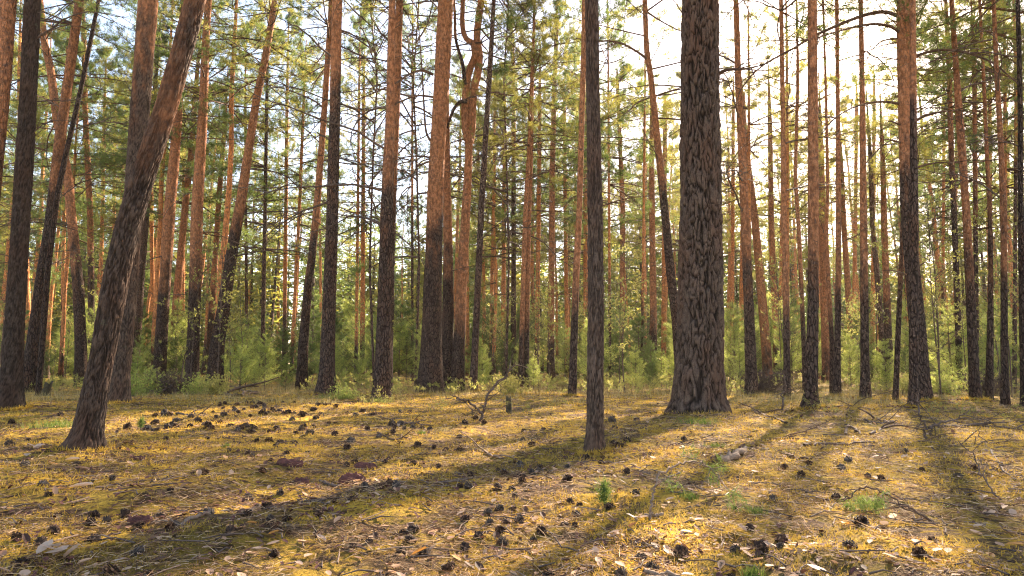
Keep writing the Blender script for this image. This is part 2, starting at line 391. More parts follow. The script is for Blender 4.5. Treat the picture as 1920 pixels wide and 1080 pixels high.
# ------------------------------------------------------------------ trunks
def worley(u, v, period, seed):
    ui, vi = np.floor(u).astype(np.int64), np.floor(v).astype(np.int64)
    f1 = np.full(u.shape, 9.); f2 = np.full(u.shape, 9.)
    for a in (-1, 0, 1):
        for b in (-1, 0, 1):
            cu, cv = ui + a, vi + b; cm = cu % period
            du = cu + _h(cm, cv, 0 * cm, seed) - u; dv = cv + _h(cm, cv, 0 * cm, seed + 7) - v
            d = np.sqrt(du * du + dv * dv); n = d < f1
            f2 = np.where(n, f1, np.minimum(f2, d)); f1 = np.where(n, d, f1)
    return f1, f2
def trunk_mb(P, rad, seg=14, dz=.22, hero=0., flare=.14, seed=1, top_dense=1e9):
    """P: (n,3) centre line, local; rad: (n,)"""
    z = P[:, 2]
    zs = np.arange(z[0] - .12, min(z[-1], top_dense), dz)
    if z[-1] > top_dense: zs = np.concatenate([zs, np.arange(top_dense, z[-1], .3)])
    zs = np.append(zs, z[-1])
    k = 9
    def sm(a):
        zz = np.linspace(z[0] - 1.2, z[-1] + 1.2, 400); step = zz[1] - zz[0]
        lo = a[0] + (a[1] - a[0]) / (z[1] - z[0] + 1e-6) * (zz - z[0]); y = np.interp(zz, z, a)
        y = np.where(zz < z[0], lo, y); hi = a[-1] + (a[-1] - a[-2]) / (z[-1] - z[-2] + 1e-6) * (zz - z[-1]); y = np.where(zz > z[-1], hi, y)
        ker = np.hanning(max(3, int(.9 / step) | 1)); ker /= ker.sum()
        return np.interp(zs, zz, np.convolve(np.pad(y, len(ker) // 2, 'edge'), ker, 'valid'))
    cx, cy_ = sm(P[:, 0]), sm(P[:, 1]); r = np.interp(zs, z, rad)
    th = np.arange(seg) * 2 * math.pi / seg
    TH, ZZ = np.meshgrid(th, zs); RR = r[:, None] * np.ones_like(TH)
    rr0 = rad[0]
    lob = vnoise(np.cos(TH) * 1.6 + 5, np.sin(TH) * 1.6 + 5, seed * 3.1, 11)
    fl = np.exp(-np.clip(ZZ, 0, 99) / (rr0 * .9 + .04))
    root = vnoise(np.cos(TH) * 2.6 + 9, np.sin(TH) * 2.6 + 9, seed * 1.7, 23)
    RR = RR * (1 + flare * fl * (.35 + 1.5 * lob)) * (1 + (.55 if rr0 < .3 else .25) * np.exp(-np.clip(ZZ + .02, 0, 99) / (rr0 * .35 + .015)) * np.clip(root - .38, 0, 1) * 1.6)
    RR = RR * (1 + .10 * (vnoise(np.cos(TH) * 1.3, np.sin(TH) * 1.3, ZZ * 1.1 + seed, 12) - .5) + .06 * (vnoise(np.cos(TH) * 3, np.sin(TH) * 3, ZZ * 5, 13) - .5))
    if hero > 0:
        per = max(5, int(round(2 * math.pi * rr0 / (.07 if rr0 > .2 else .045)))); pz = .30 if rr0 > .2 else .085
        cT, sT = np.cos(TH), np.sin(TH)
        wob = (vnoise(cT * 4, sT * 4, ZZ * 2.5, 14) - .5) * 1.9 + (vnoise(cT * 11, sT * 11, ZZ * 11, 18) - .5) * .9
        wob2 = (vnoise(cT * 6, sT * 6, ZZ * 6, 19) - .5) * 1.6
        wob2 = wob2 + (1.2 * np.clip(ZZ / 2.2, 0, 1) * ZZ if rr0 > .2 else 0)
        f1, f2 = worley(TH / (2 * math.pi) * per + wob, ZZ / pz + wob2, per, seed)
        deep = (.62 if rr0 > .2 else .35) + .65 * vnoise(cT * 3, sT * 3, ZZ * 2.2, 20)
        g = np.clip((f2 - f1) / ((.16 + .22 * vnoise(cT * 5, sT * 5, ZZ * 5, 21)) if rr0 > .2 else (.18 + .3 * vnoise(cT * 5, sT * 5, ZZ * 5, 21))), 0, 1); g = 1 - (1 - g * g * (3 - 2 * g)) * np.clip(deep * 1.5, 0, 1)
        f3, f4 = worley(TH / (2 * math.pi) * per * 3 + wob * 1.5, ZZ / (pz * .3) + wob2 * 2, per * 3, seed + 3)
        g2 = np.clip((f4 - f3) / .5, 0, 1); lay = vnoise(cT * 7, sT * 7, ZZ * 7, 22)
        RR = RR + hero * (g - .8) + hero * (.32 if rr0 > .2 else .4) * g * (g2 - .6) * lay + hero * (.35 if rr0 > .2 else .6) * (lay - .5) + hero * .5 * (vnoise(cT * 24, sT * 20, ZZ * 22, 15) - .5)
    att = np.stack([np.clip(g * (.75 + .25 * g2), 0, 1) * (1 if rr0 > .2 else .8) + (0 if rr0 > .2 else .14), lay], -1).reshape(-1, 2) if hero > 0 else None
    X = cx[:, None] + RR * np.cos(TH); Y = cy_[:, None] + RR * np.sin(TH)
    v = np.stack([X, Y, ZZ], -1).reshape(-1, 3); n = len(zs)
    i = np.arange(n - 1)[:, None] * seg; j = np.arange(seg)[None, :]; j2 = (j + 1) % seg
    f = np.stack([i + j, i + j2, i + seg + j2, i + seg + j], -1).reshape(-1, 4)
    mb = MB(); mb.add(v, f, 0, True); mb.att = att
    return mb
def dead_branch_mb(rs, start, az, el, L, r0, curl=-.4, n=8, tw=5):
    mb = MB(); bp = branch_pts(rs, start, az, el, L, curl, n, .08)
    mb.tube(bp, np.linspace(r0, .004, len(bp)), 4, 0)
    for t in range(tw):
        k = rs.randint(2, n); tp = branch_pts(rs, bp[k], az + rs.choice([-1, 1]) * (.4 + rs.rand() * .6), el + rs.randn() * .4, L * (.15 + .3 * rs.rand()), curl, 4, .15)
        mb.tube(tp, np.linspace(r0 * .4, .003, len(tp)), 3, 0)
        for s in range(2):
            q = branch_pts(rs, tp[rs.randint(1, 4)], rs.rand() * 6.28, rs.randn() * .5, L * .1, 0, 2, .2)
            mb.tube(q, np.linspace(.005, .003, len(q)), 3, 0)
    return mb
STUB = []
for i in range(5):
    rs = rnd(900 + i); STUB.append(proto_mesh(dead_branch_mb(rs, (0, 0, 0), 0, .25 + .3 * rs.rand(), 1.5, .016, -.7, 8, 6), 'branch', M['twig']))

NPINE = 0
def pine(label, pts, d=None, orange_y=450, H=17., cb=10., crown=0, csc=1.0, hero=0., seg=14, flare=.14, nb=5, bz=(3., 9.), tone=1.0, group='pine trunks of the clearing edge', mat=None, mbr=(), bside=None, blen=1.0, nocrown=False, force=False):
    """pts: (px, py, width_px) from base upward"""
    global NPINE
    NPINE += 1; seed = NPINE; rs = rnd(4000 + seed)
    if d is None:
        g = ground_at(pts[0][0], pts[0][1]); Y0 = g[1]
    else: Y0 = d
    light = 1180 < pts[0][0] < 1720 and Y0 > 15
    if light:
        if force: pass
        elif pts[0][0] < 1560 and Y0 > 17: H = min(H, 14.5); cb = 7.0 + (NPINE % 3) * .6; csc *= 1.15
        else: H = min(H, max(8.5, (Y0 - 8) * .577 + 1)); cb = min(cb, H - 4) if Y0 > 22 else max(cb, 8.5)
    bpx = ground_py(Y0)
    base = at(pts[0][0], bpx, Y0); base[2] = gh(base[0], base[1])
    P = [base]; W = [pts[0][2]]
    for (px, py, ww) in pts[1:]:
        if py > bpx - 6: continue
        P.append(at(px, py, Y0)); W.append(ww)
    P = np.array(P); Rr = np.array(W) / 2 / FPX * (P[:, 1] * cp + (P[:, 2] - CAM_Z) * sp) * .94
    # continue above the frame, straightening
    sl = (P[-1] - P[max(0, len(P) - 3)]); sl = sl / max(.1, sl[2])
    while P[-1][2] < H:
        sl = sl * np.array([.88, .88, 1]); nxt = P[-1] + sl * .8
        P = np.vstack([P, nxt]); 
        frac = (H - nxt[2]) / (H - P[-2][2] + .05)
        Rr = np.append(Rr, max(.025, Rr[-1] * max(.2, frac) ** .55))
    P = P - base; Rr = np.maximum(Rr, .02)
    root = empty('pine_tree', base, label, 'tree', group)
    vis_top = CAM_Z + Y0 * .62 + 1
    if hero > 0:
        mb = trunk_mb(P, Rr, seg, .022 if seg > 90 else .035, hero, flare, seed, top_dense=vis_top)
        tr = mb.build('trunk', mat or M['bark_hero'], root)
    else:
        mb = trunk_mb(P, Rr, seg, .2, 0, flare, seed); tr = mb.build('trunk', mat or M['bark'], root)
    oh = at(pts[0][0], orange_y, Y0)[2] if orange_y is not None else 30
    tr.color = (min(2.5, oh / 20), tone, 0, 1)
    def onaxis(z):
        return np.array([np.interp(z, P[:, 2], P[:, 0]), np.interp(z, P[:, 2], P[:, 1]), z])
    if not nocrown:
        c0 = onaxis(cb); c1 = onaxis(min(H, cb + 5)); dr = Vector(c1 - c0).normalized()
        rot = (dr.to_track_quat('Z', 'Y').to_matrix() @ Matrix.Rotation(rs.rand() * 6.28, 3, 'Z')).to_euler()
        L = (H - cb) / 8.5
        child('crown', (CRL[seed % 3] if light else CR[(crown + seed) % len(CR)]), root, c0, rot, (csc, csc, L * 1.03))
    for k in range(nb):
        z = bz[0] + (bz[1] - bz[0]) * (k + rs.rand()) / max(1, nb)
        if z > H - 1: continue
        p = onaxis(z); az = rs.rand() * 6.28 if bside is None else bside + rs.randn() * .5
        s = (.4 + .9 * rs.rand()) * blen
        child('branch', STUB[rs.randint(len(STUB))], root, p, (rs.randn() * .3, rs.randn() * .35 - .15, az), (s, s, s))
    for bpts, r0, tw in mbr:      # branches measured on the photograph: (px,py,dy) list
        q = np.array([at(a, b, Y0 + c) for a, b, c in bpts]) - base
        tt = np.linspace(0, 1, len(q)); t2 = np.linspace(0, 1, len(q) * 4)
        q2 = np.stack([np.interp(t2, tt, q[:, i]) for i in range(3)], 1)
        kern = np.array([1, 2, 3, 2, 1]) / 9.
        for i in range(3): q2[2:-2, i] = np.convolve(q2[:, i], kern, 'valid')
        m2 = MB(); m2.tube(q2, np.linspace(r0 * .75, r0 * .22, len(q2)), 6, 0)
        for t_ in range(tw):
            k = rs.randint(len(q2) // 3, len(q2) - 1); dv = q2[k + 1] - q2[k]; a0 = math.atan2(dv[1], dv[0])
            tp = branch_pts(rs, q2[k], a0 + rs.choice([-1, 1]) * (.3 + .7 * rs.rand()), -.2 + rs.randn() * .4, .3 + .5 * rs.rand(), -.4, 5, .15)
            m2.tube(tp, np.linspace(r0 * .3, .004, len(tp)), 3, 0)
            for s in range(2):
                tq = branch_pts(rs, tp[rs.randint(1, 5)], rs.rand() * 6.28, rs.randn() * .5, .2, 0, 2, .2); m2.tube(tq, np.linspace(.005, .003, len(tq)), 3, 0)
        m2.build('branch', M['branch'], root)
    return root
def ground_py(Y):
    # photo row where flat ground at depth Y is seen
    # z = -CAM_Z = (sp + cp*b) * Y/(cp - sp*b)
    b = (-CAM_Z * cp - sp * Y) / (cp * Y - CAM_Z * sp)
    return 540 - b * FPX

# ------------------------------------------------------------------ the pines measured on the photograph
L_ = 'pines along the left of the clearing'
pine('dark red-brown pine stem cut off by the left edge of the picture', [(-50, 772, 34), (-20, 400, 32), (5, 150, 30), (16, 0, 28)], None, 300, 16, 9, 0, nb=3)
pine('thick blackish pine standing at the far left edge', [(17, 772, 46), (22, 700, 38), (28, 600, 33), (40, 400, 32), (52, 200, 30), (61, 0, 27)], None, None, 16, 8.5, 1, hero=.012, seg=72, nb=6, tone=.55, bside=0)
pine('dark pine leaning right, second thick stem from the left edge', [(50, 737, 34), (62, 650, 25), (77, 530, 22), (97, 400, 20), (115, 240, 20), (131, 130, 18), (149, 0, 15)], None, 330, 17, 9, 2, nb=4, tone=.8)
pine('very thin dark pole leaning against the dark leaning pine at left', [(72, 738, 11), (90, 500, 11), (107, 370, 10), (122, 296, 10), (152, 167, 9), (185, 0, 7)], 15.5, None, 12, 9, 3, nb=2, tone=.7, csc=.6)
pine('pinkish pine curving to the left behind the leaning pine pair', [(152, 715, 26), (152, 660, 22), (147, 540, 20), (133, 400, 18), (128, 333, 17), (106, 222, 15), (95, 130, 14), (82, 75, 14), (75, 0, 12)], 22, 470, 17, 8, 4, nb=4, blen=1.2)
pine('slim straight pink-orange pine behind the curving pine', [(172, 712, 14), (171, 560, 12), (169, 400, 11), (160, 222, 10), (157, 60, 9)], 27, 480, 16, 8, 5, nb=4)
pine('red-brown nearest pine leaning strongly to the right over the moss', [(157, 852, 66), (166, 800, 52), (178, 730, 46), (196, 650, 43), (212, 550, 45), (240, 420, 44), (279, 296, 43), (313, 200, 41), (338, 110, 40), (366, 0, 38)], None, 130, 11, 8, 6, hero=.010, seg=110, flare=.22, nb=2, bz=(3.5, 7), csc=.8, tone=.72)
pine('thick dark pine crossing behind the leaning red-brown pine', [(220, 762, 42), (226, 700, 33), (236, 600, 32), (243, 500, 34), (249, 400, 35), (256, 300, 36), (263, 200, 35), (278, 0, 35)], None, 90, 17, 10, 7, hero=.012, seg=84, nb=5, tone=.95)
pine('smooth grey trunk in shade just right of the crossing pines', [(250, 705, 20), (256, 626, 18), (261, 540, 17), (273, 400, 14), (282, 280, 12)], 27, None, 15, 7, 8, nb=4, tone=1.3)
pine('two-toned pine rising from the low bushes, first orange stem right of the crossing pines', [(298, 722, 26), (303, 620, 23), (310, 520, 21), (317, 400, 22), (327, 296, 20), (333, 222, 17), (338, 100, 14)], 23, 522, 17, 8.5, 0, nb=6)
pine('slim orange pine tucked between two stouter two-toned pines', [(324, 715, 17), (328, 600, 15), (337, 500, 14), (346, 400, 13), (359, 281, 11), (366, 180, 10)], 28, 605, 15, 8, 1, nb=4)
pine('two-toned pine with a black foot and bright orange stem above', [(359, 722, 27), (363, 620, 23), (367, 500, 23), (369, 400, 23), (380, 222, 18), (386, 74, 14), (391, 0, 12)], 22, 508, 17, 8.5, 2, nb=6, tone=1.05)
pine('slim pine with an orange top in the shade behind the black-footed pine', [(394, 712, 15), (396, 600, 13), (402, 511, 12), (410, 380, 10), (418, 280, 9)], 30, 560, 14, 6, 3, nb=3)
pine('tall pine leaning right with a dark grey lower half and pink upper stem', [(402, 724, 32), (408, 640, 26), (418, 585, 25), (432, 490, 23), (441, 437, 22), (453, 370, 20), (464, 296, 17), (481, 185, 15), (497, 111, 14), (509, 40, 12), (515, 0, 10)], 22, 400, 17, 9.5, 4, nb=7, bside=.2, blen=1.5)
pine('pine with a streaked orange stem leaning towards the straight grey pine', [(565, 728, 23), (569, 640, 19), (577, 540, 17), (585, 480, 16), (594, 390, 14), (607, 222, 12), (617, 74, 11), (621, 0, 9)], 19.5, 470, 17, 9.5, 5, nb=5, bside=2.8, blen=1.4)
pine('straight grey pine with a sunlit right edge, left of the middle', [(611, 741, 38), (613, 700, 32), (616, 600, 27), (623, 400, 24), (628, 200, 22), (632, 0, 20)], None, 180, 18, 11, 6, nb=6, bside=2.6, blen=1.6, tone=1.1)
pine('straight dark-footed pine with a second stem rising behind its top', [(715, 748, 37), (718, 680, 33), (722, 560, 30), (725, 400, 26), (729, 300, 22), (732, 185, 17), (735, 0, 13)], None, 330, 17, 11, 7, nb=7, bside=2.8, blen=1.6)
pine('slimmer brown stem showing behind the right edge of the dark-footed pine', [(726, 728, 22), (730, 500, 20), (738, 300, 17), (744, 160, 16), (749, 0, 15)], 18.5, 380, 17, 11, 8, nb=2)
pine('thickest trunk of the central trio with black lower half and rusty upper half', [(806, 734, 53), (808, 680, 45), (811, 560, 37), (815, 400, 33), (819, 296, 31), (826, 185, 31), (832, 80, 31), (836, 0, 31)], 17, 430, 18, 11.5, 0, seg=18, nb=0, tone=1.0,
     mbr=[([(812, 140, 0), (790, 130, -.2), (765, 140, -.5), (745, 155, -.9), (700, 175, -1.2), (660, 190, -1.5)], .05, 9),
          ([(812, 182, 0), (785, 178, .2), (760, 186, .4), (720, 206, .7), (690, 230, 1.0), (665, 262, 1.2)], .04, 9),
          ([(812, 222, 0), (796, 214, .2), (770, 206, .5), (745, 240, .8)], .03, 5),
          ([(810, 268, 0), (798, 250, 0), (795, 200, .2), (792, 140, .4), (786, 60, .6), (780, 0, .8)], .05, 8),
          ([(808, 296, 0), (790, 292, -.2), (760, 294, -.4), (742, 300, -.5), (725, 330, -.7)], .035, 7),
          ([(806, 298, 0), (788, 302, -.4), (772, 330, -.6), (764, 360, -.8), (763, 400, -1), (768, 460, -1.2)], .025, 4)])
pine('dark narrow trunk wedged behind the thickest trunk of the trio', [(838, 732, 27), (840, 600, 24), (840, 470, 19), (838, 350, 15), (836, 200, 13), (834, 0, 12)], 19, 480, 17, 10, 1, nb=2)
tw = pine('reddish trunk of the trio whose stem splits and twists together near the top', [(857, 730, 30), (861, 640, 24), (865, 540, 21), (871, 440, 19), (876, 350, 17), (880, 262, 14)], 18.6, 600, 8.2, 8, 2, nb=0, tone=1.1, nocrown=True)
# the two twisting stems of that tree
def stem(root, pts, Y, r, name='limb', color=(0.1, 1.1, 0, 1), tw=0):
    base = np.array(root.location); q = np.array([at(a, b, Y) for a, b in pts]) - base
    tt = np.linspace(0, 1, len(q)); t2 = np.linspace(0, 1, len(q) * 5)
    q2 = np.stack([np.interp(t2, tt, q[:, i]) for i in range(3)], 1); ker = np.hanning(9)[1:-1]; ker /= ker.sum()
    for i in range(3): q2[3:-3, i] = np.convolve(q2[:, i], ker, 'valid')
    m = MB(); m.tube(q2, np.interp(t2, [0, 1], r), 9, 0); o = m.build(name, M['bark'], root); o.color = color
stem(tw, [(880, 268), (873, 240), (872, 200), (875, 150), (882, 125), (891, 105), (888, 80), (874, 75), (866, 50), (868, 0), (870, -60), (872, -160)], 18.6, (.13, .05), color=(.12, 1, 0, 1))
stem(tw, [(880, 268), (884, 240), (885, 200), (888, 165), (897, 135), (899, 100), (893, 70), (898, 30), (903, 0), (908, -80), (912, -200)], 18.7, (.13, .09), color=(.02, 1.2, 0, 1))
stem(tw, [(872, 160), (868, 120), (860, 95), (853, 70), (853, 20), (848, -30)], 18.5, (.06, .03), color=(.5, 1, 0, 1))
stem(tw, [(876, 190), (862, 190), (850, 205), (843, 225), (838, 240)], 18.4, (.06, .03), color=(.5, 1, 0, 1))
child('crown', CR[2], tw, (.6, 0, 9.0), (0, 0, 1), (1, 1, .9))
pine('slender dark grey pine standing alone right of the trio', [(887, 738, 17), (889, 690, 15), (894, 580, 13), (902, 400, 12.5), (911, 250, 11), (919, 120, 10), (926, 0, 8)], None, None, 15, 10, 3, nb=2, tone=1.25,
     mbr=[([(921, 75, 0), (940, 68, .2), (965, 70, .5), (985, 82, .8), (1000, 95, 1)], .02, 4), ([(914, 175, 0), (935, 172, -.3), (955, 182, -.5), (965, 200, -.8)], .018, 3),
          ([(912, 222, 0), (930, 225, -.3), (945, 250, -.5), (946, 290, -.7), (925, 340, -.9), (912, 380, -1)], .018, 5)])
pine('left stem of the thin orange-red twin pines', [(976, 732, 12), (979, 600, 10), (984, 420, 9), (993, 260, 8), (998, 130, 7)], None, 640, 13, 6.5, 4, csc=.75, nb=4)
pine('right stem of the thin orange-red twin pines', [(987, 731, 11), (988, 600, 10), (992, 420, 8), (996, 300, 7)], 19, 600, 12, 6, 0, csc=.7, nb=3)
pine('bright orange pine with yellow-green whorls behind the centre', [(1033, 715, 16), (1033, 600, 13), (1035, 400, 12), (1036, 300, 11), (1040, 150, 9), (1044, 40, 8)], 28, 640, 16, 7, 3, nb=5)
pine('slim rusty pine just left of the slim foreground pine', [(1073, 746, 17), (1076, 640, 15), (1080, 520, 13.5), (1086, 400, 12), (1090, 250, 11.5), (1094, 120, 11), (1096, 0, 10)], None, 560, 16, 10.5, 4, nb=2)
pine('slim foreground pine standing in the moss in front of all others at centre', [(1115, 842, 38), (1115, 800, 33), (1116, 700, 32), (1117, 600, 31), (1116, 400, 29), (1112, 200, 27), (1109, 0, 25)], None, None, 10, 7, 5, hero=.009, seg=120, flare=.24, nb=1, bz=(3.6, 5), csc=.55, tone=1.0)
pine('thin orange stem far behind, left of the giant trunk', [(1166, 715, 11), (1168, 400, 10), (1164, 300, 9), (1158, 160, 7)], 30, 650, 14, 6, 1, nb=4)
pine('orange pine in the haze with a shaded foot beside the giant trunk', [(1224, 716, 17), (1225, 585, 14), (1223, 440, 12), (1222, 300, 10)], 28, 600, 13, 6, 2, nb=4)
pine('dark curved pine leaning left out from behind the giant trunk', [(1278, 735, 22), (1268, 600, 19), (1256, 500, 17), (1247, 400, 16), (1240, 330, 15), (1232, 260, 14), (1221, 148, 12), (1212, 93, 11), (1209, 0, 10)], 17.5, 330, 16, 8, 6, nb=4,
     mbr=[([(1214, 112, 0), (1200, 100, -.2), (1170, 82, -.5), (1140, 76, -.8), (1118, 78, -1), (1080, 72, -1.3)], .05, 5)])
giant = pine('giant old pine with deeply cracked bark and a flared foot', [(1310, 781, 112), (1309, 750, 99), (1310, 700, 93), (1313, 600, 87), (1314, 400, 79), (1313, 200, 74), (1313, 0, 69)], None, None, 17, 11, 6, hero=.032, seg=220, flare=.12, nb=3, bz=(6, 10), csc=1.5, tone=.85,
     mbr=[([(1345, 140, 0), (1362, 130, -.1), (1395, 130, -.3), (1430, 122, -.5)], .035, 5)])
pine('two-toned pine next to the right side of the giant trunk', [(1410, 743, 27), (1408, 690, 22), (1405, 600, 20), (1401, 500, 18.5), (1396, 400, 16.5), (1390, 260, 15), (1384, 148, 13), (1380, 0, 10)], None, 470, 16, 9, 8, nb=6, blen=1.2)
pine('bright orange far pine leaning left behind the two-toned pine', [(1440, 712, 20), (1437, 660, 19), (1428, 548, 17), (1414, 400, 14), (1404, 320, 12)], 29, 690, 14, 7, 5, nb=2)
pine('pale orange far pine with a grey foot in the haze', [(1458, 716, 16), (1456, 620, 13), (1449, 500, 12), (1446, 400, 10), (1444, 250, 9)], 29, 660, 14, 6.5, 3, nb=3)
pine('straight thin pine, first dark-footed one right of the bright leaning pine', [(1476, 748, 15), (1475, 640, 12), (1472, 500, 11.5), (1470, 400, 11), (1468, 220, 9), (1465, 37, 8)], None, 590, 15, 8, 0, csc=.9, nb=5)
pine('hair-thin pine just left of the sturdy pine with the debris at its foot', [(1510, 733, 10), (1507, 640, 9), (1498, 437, 8), (1491, 333, 7), (1496, 150, 6)], 18, 560, 13, 7, 1, csc=.7, nb=4)
pine('sturdy smooth pine with twig debris around its flared foot', [(1519, 771, 32), (1521, 735, 24), (1523, 650, 22), (1525, 560, 21), (1525, 400, 20), (1524, 200, 19), (1523, 0, 17)], None, 490, 16, 10.5, 2, hero=.007, seg=64, flare=.24, nb=1, tone=1.0, mat=M['bark'])
pine('orange far pine filling the gap right of the sturdy pine', [(1550, 714, 17), (1546, 560, 15), (1542, 420, 13), (1540, 300, 11)], 29, 700, 13, 6.5, 3, nb=2)
pine('thin rusty pole pine with a fork halfway up', [(1560, 742, 10), (1560, 640, 8.5), (1554, 540, 8), (1549, 440, 7.5), (1552, 350, 6)], 15, 600, 11, 8, 4, csc=.5, nb=5, mbr=[([(1549, 448, 0), (1543, 430, .1), (1537, 410, .2)], .02, 0)])
pine('slim two-toned pine close beside the rusty pole pine', [(1569, 746, 16), (1570, 650, 12), (1572, 500, 10.5), (1572, 400, 10), (1571, 222, 8), (1569, 0, 7)], None, 520, 15, 9, 5, csc=.9, nb=4)
pine('hazy orange stem between the two slim dark-footed pines', [(1598, 714, 14), (1593, 585, 12), (1583, 437, 10), (1578, 320, 8)], 28, 700, 13, 6, 6, nb=3)
pine('straight two-toned pine left of the stout pine with arching branches', [(1623, 749, 22), (1622, 700, 17), (1621, 600, 15), (1619, 400, 13), (1617, 200, 10.5), (1614, 0, 8)], None, 500, 15, 9, 7, nb=2)
pine('thin grey far stem bending right, between the slim pines and the stout pine', [(1657, 716, 13), (1653, 620, 11), (1647, 548, 10), (1636, 418, 9), (1632, 300, 8)], 26, None, 13, 6.5, 8, nb=3, tone=1.5)
pine('greyish orange far pine left of the stout pine', [(1669, 716, 15), (1665, 620, 14), (1662, 540, 12.5), (1658, 430, 11.5), (1656, 330, 10)], 25, 560, 14, 6.5, 0, nb=3)
pine('thin dark sapling trunk close to the left side of the stout pine', [(1679, 752, 11), (1685, 600, 9.5), (1689, 511, 8.5), (1693, 400, 7.5), (1694, 300, 6)], 13, 430, 9, 6, 1, csc=.5, nb=2)
pine('stout pine with long arching branches near the bright sun', [(1733, 753, 31), (1728, 700, 29), (1719, 600, 30), (1710, 500, 27), (1702, 400, 25), (1698, 300, 23), (1695, 185, 23), (1694, 80, 24), (1694, 0, 24)], None, 290, 17, 8.5, 2, seg=16, nb=0, tone=1.05,
     mbr=[([(1688, 32, 0), (1664, 22, .2), (1640, 23, .3), (1600, 35, .4), (1560, 52, .5), (1520, 70, .6), (1490, 90, .6), (1460, 105, .7), (1430, 122, .8), (1405, 145, .9), (1385, 175, 1)], .055, 12),
          ([(1688, 62, 0), (1670, 48, -.1), (1635, 44, -.3), (1595, 52, -.5), (1560, 62, -.7), (1530, 72, -.9)], .045, 6),
          ([(1688, 195, 0), (1660, 190, -.2), (1625, 193, -.4), (1590, 205, -.6), (1560, 225, -.8), (1540, 252, -1)], .035, 3),
          ([(1684, 72, 0), (1655, 75, .2), (1635, 92, .3), (1622, 120, .4)], .025, 3), ([(1685, 112, 0), (1650, 106, .2), (1600, 112, .3)], .018, 3),
          ([(1710, 110, 0), (1735, 98, -.2), (1770, 92, -.4), (1815, 98, -.6), (1865, 118, -.8), (1900, 150, -1), (1920, 165, -1.1)], .04, 6),
          ([(1712, 230, 0), (1735, 215, -.2), (1775, 208, -.4), (1810, 206, -.6)], .04, 5), ([(1690, 235, 0), (1674, 228, -.1), (1660, 226, -.1)], .03, 0), ([(1690, 268, 0), (1670, 262, -.2), (1656, 261, -.3)], .03, 0),
          ([(1700, 515, 0), (1680, 508, -.2), (1656, 507, -.3)], .025, 0), ([(1722, 500, 0), (1733, 492, 0), (1742, 490, 0)], .025, 0), ([(1708, 320, 0), (1730, 310, -.2), (1760, 304, -.3), (1800, 306, -.5)], .03, 4)])
pine('slimmer dark pine standing right in front of the stout arching-branched pine', [(1713, 770, 21), (1713, 730, 17), (1713, 600, 17), (1714, 420, 16), (1713, 260, 13), (1712, 120, 12), (1711, 0, 11)], None, 260, 14, 9.5, 0, nb=0, tone=1.0)
pine('dark leaning pine at right with its top bent to the left', [(1829, 753, 22), (1826, 700, 19), (1821, 580, 17), (1812, 400, 14), (1802, 260, 14), (1794, 148, 11), (1784, 0, 8)], None, 480, 15, 8, 1, nb=6, tone=.85)
pine('thin dark pine between the two leaning stems at the right', [(1854, 750, 15), (1857, 620, 11), (1858, 511, 9), (1856, 400, 8), (1850, 280, 7)], None, 420, 12, 6.5, 2, csc=.8, nb=6, tone=.8)
pine('tall dark pine leaning left near the right edge', [(1885, 758, 16), (1883, 650, 13), (1882, 400, 11.5), (1876, 260, 10), (1868, 120, 8), (1863, 0, 7)], None, 480, 14, 8, 3, nb=6, tone=.8)
pine('black stem grazing the right edge of the picture', [(1922, 762, 16), (1917, 600, 12), (1914, 400, 10), (1913, 200, 9)], None, None, 13, 7, 4, nb=6, tone=.6)
pine('dim grey pine in the dark foliage left of the bent-top pine', [(1800, 735, 12), (1795, 560, 11), (1789, 400, 10), (1784, 300, 10), (1780, 150, 9)], 20, 330, 15, 7.5, 5, nb=3, tone=.8)
pine('thin dim stem right of the bent-top pine', [(1832, 730, 9), (1829, 400, 8), (1827, 200, 7)], 21, 380, 14, 7, 6, csc=.9, nb=3, tone=.8)
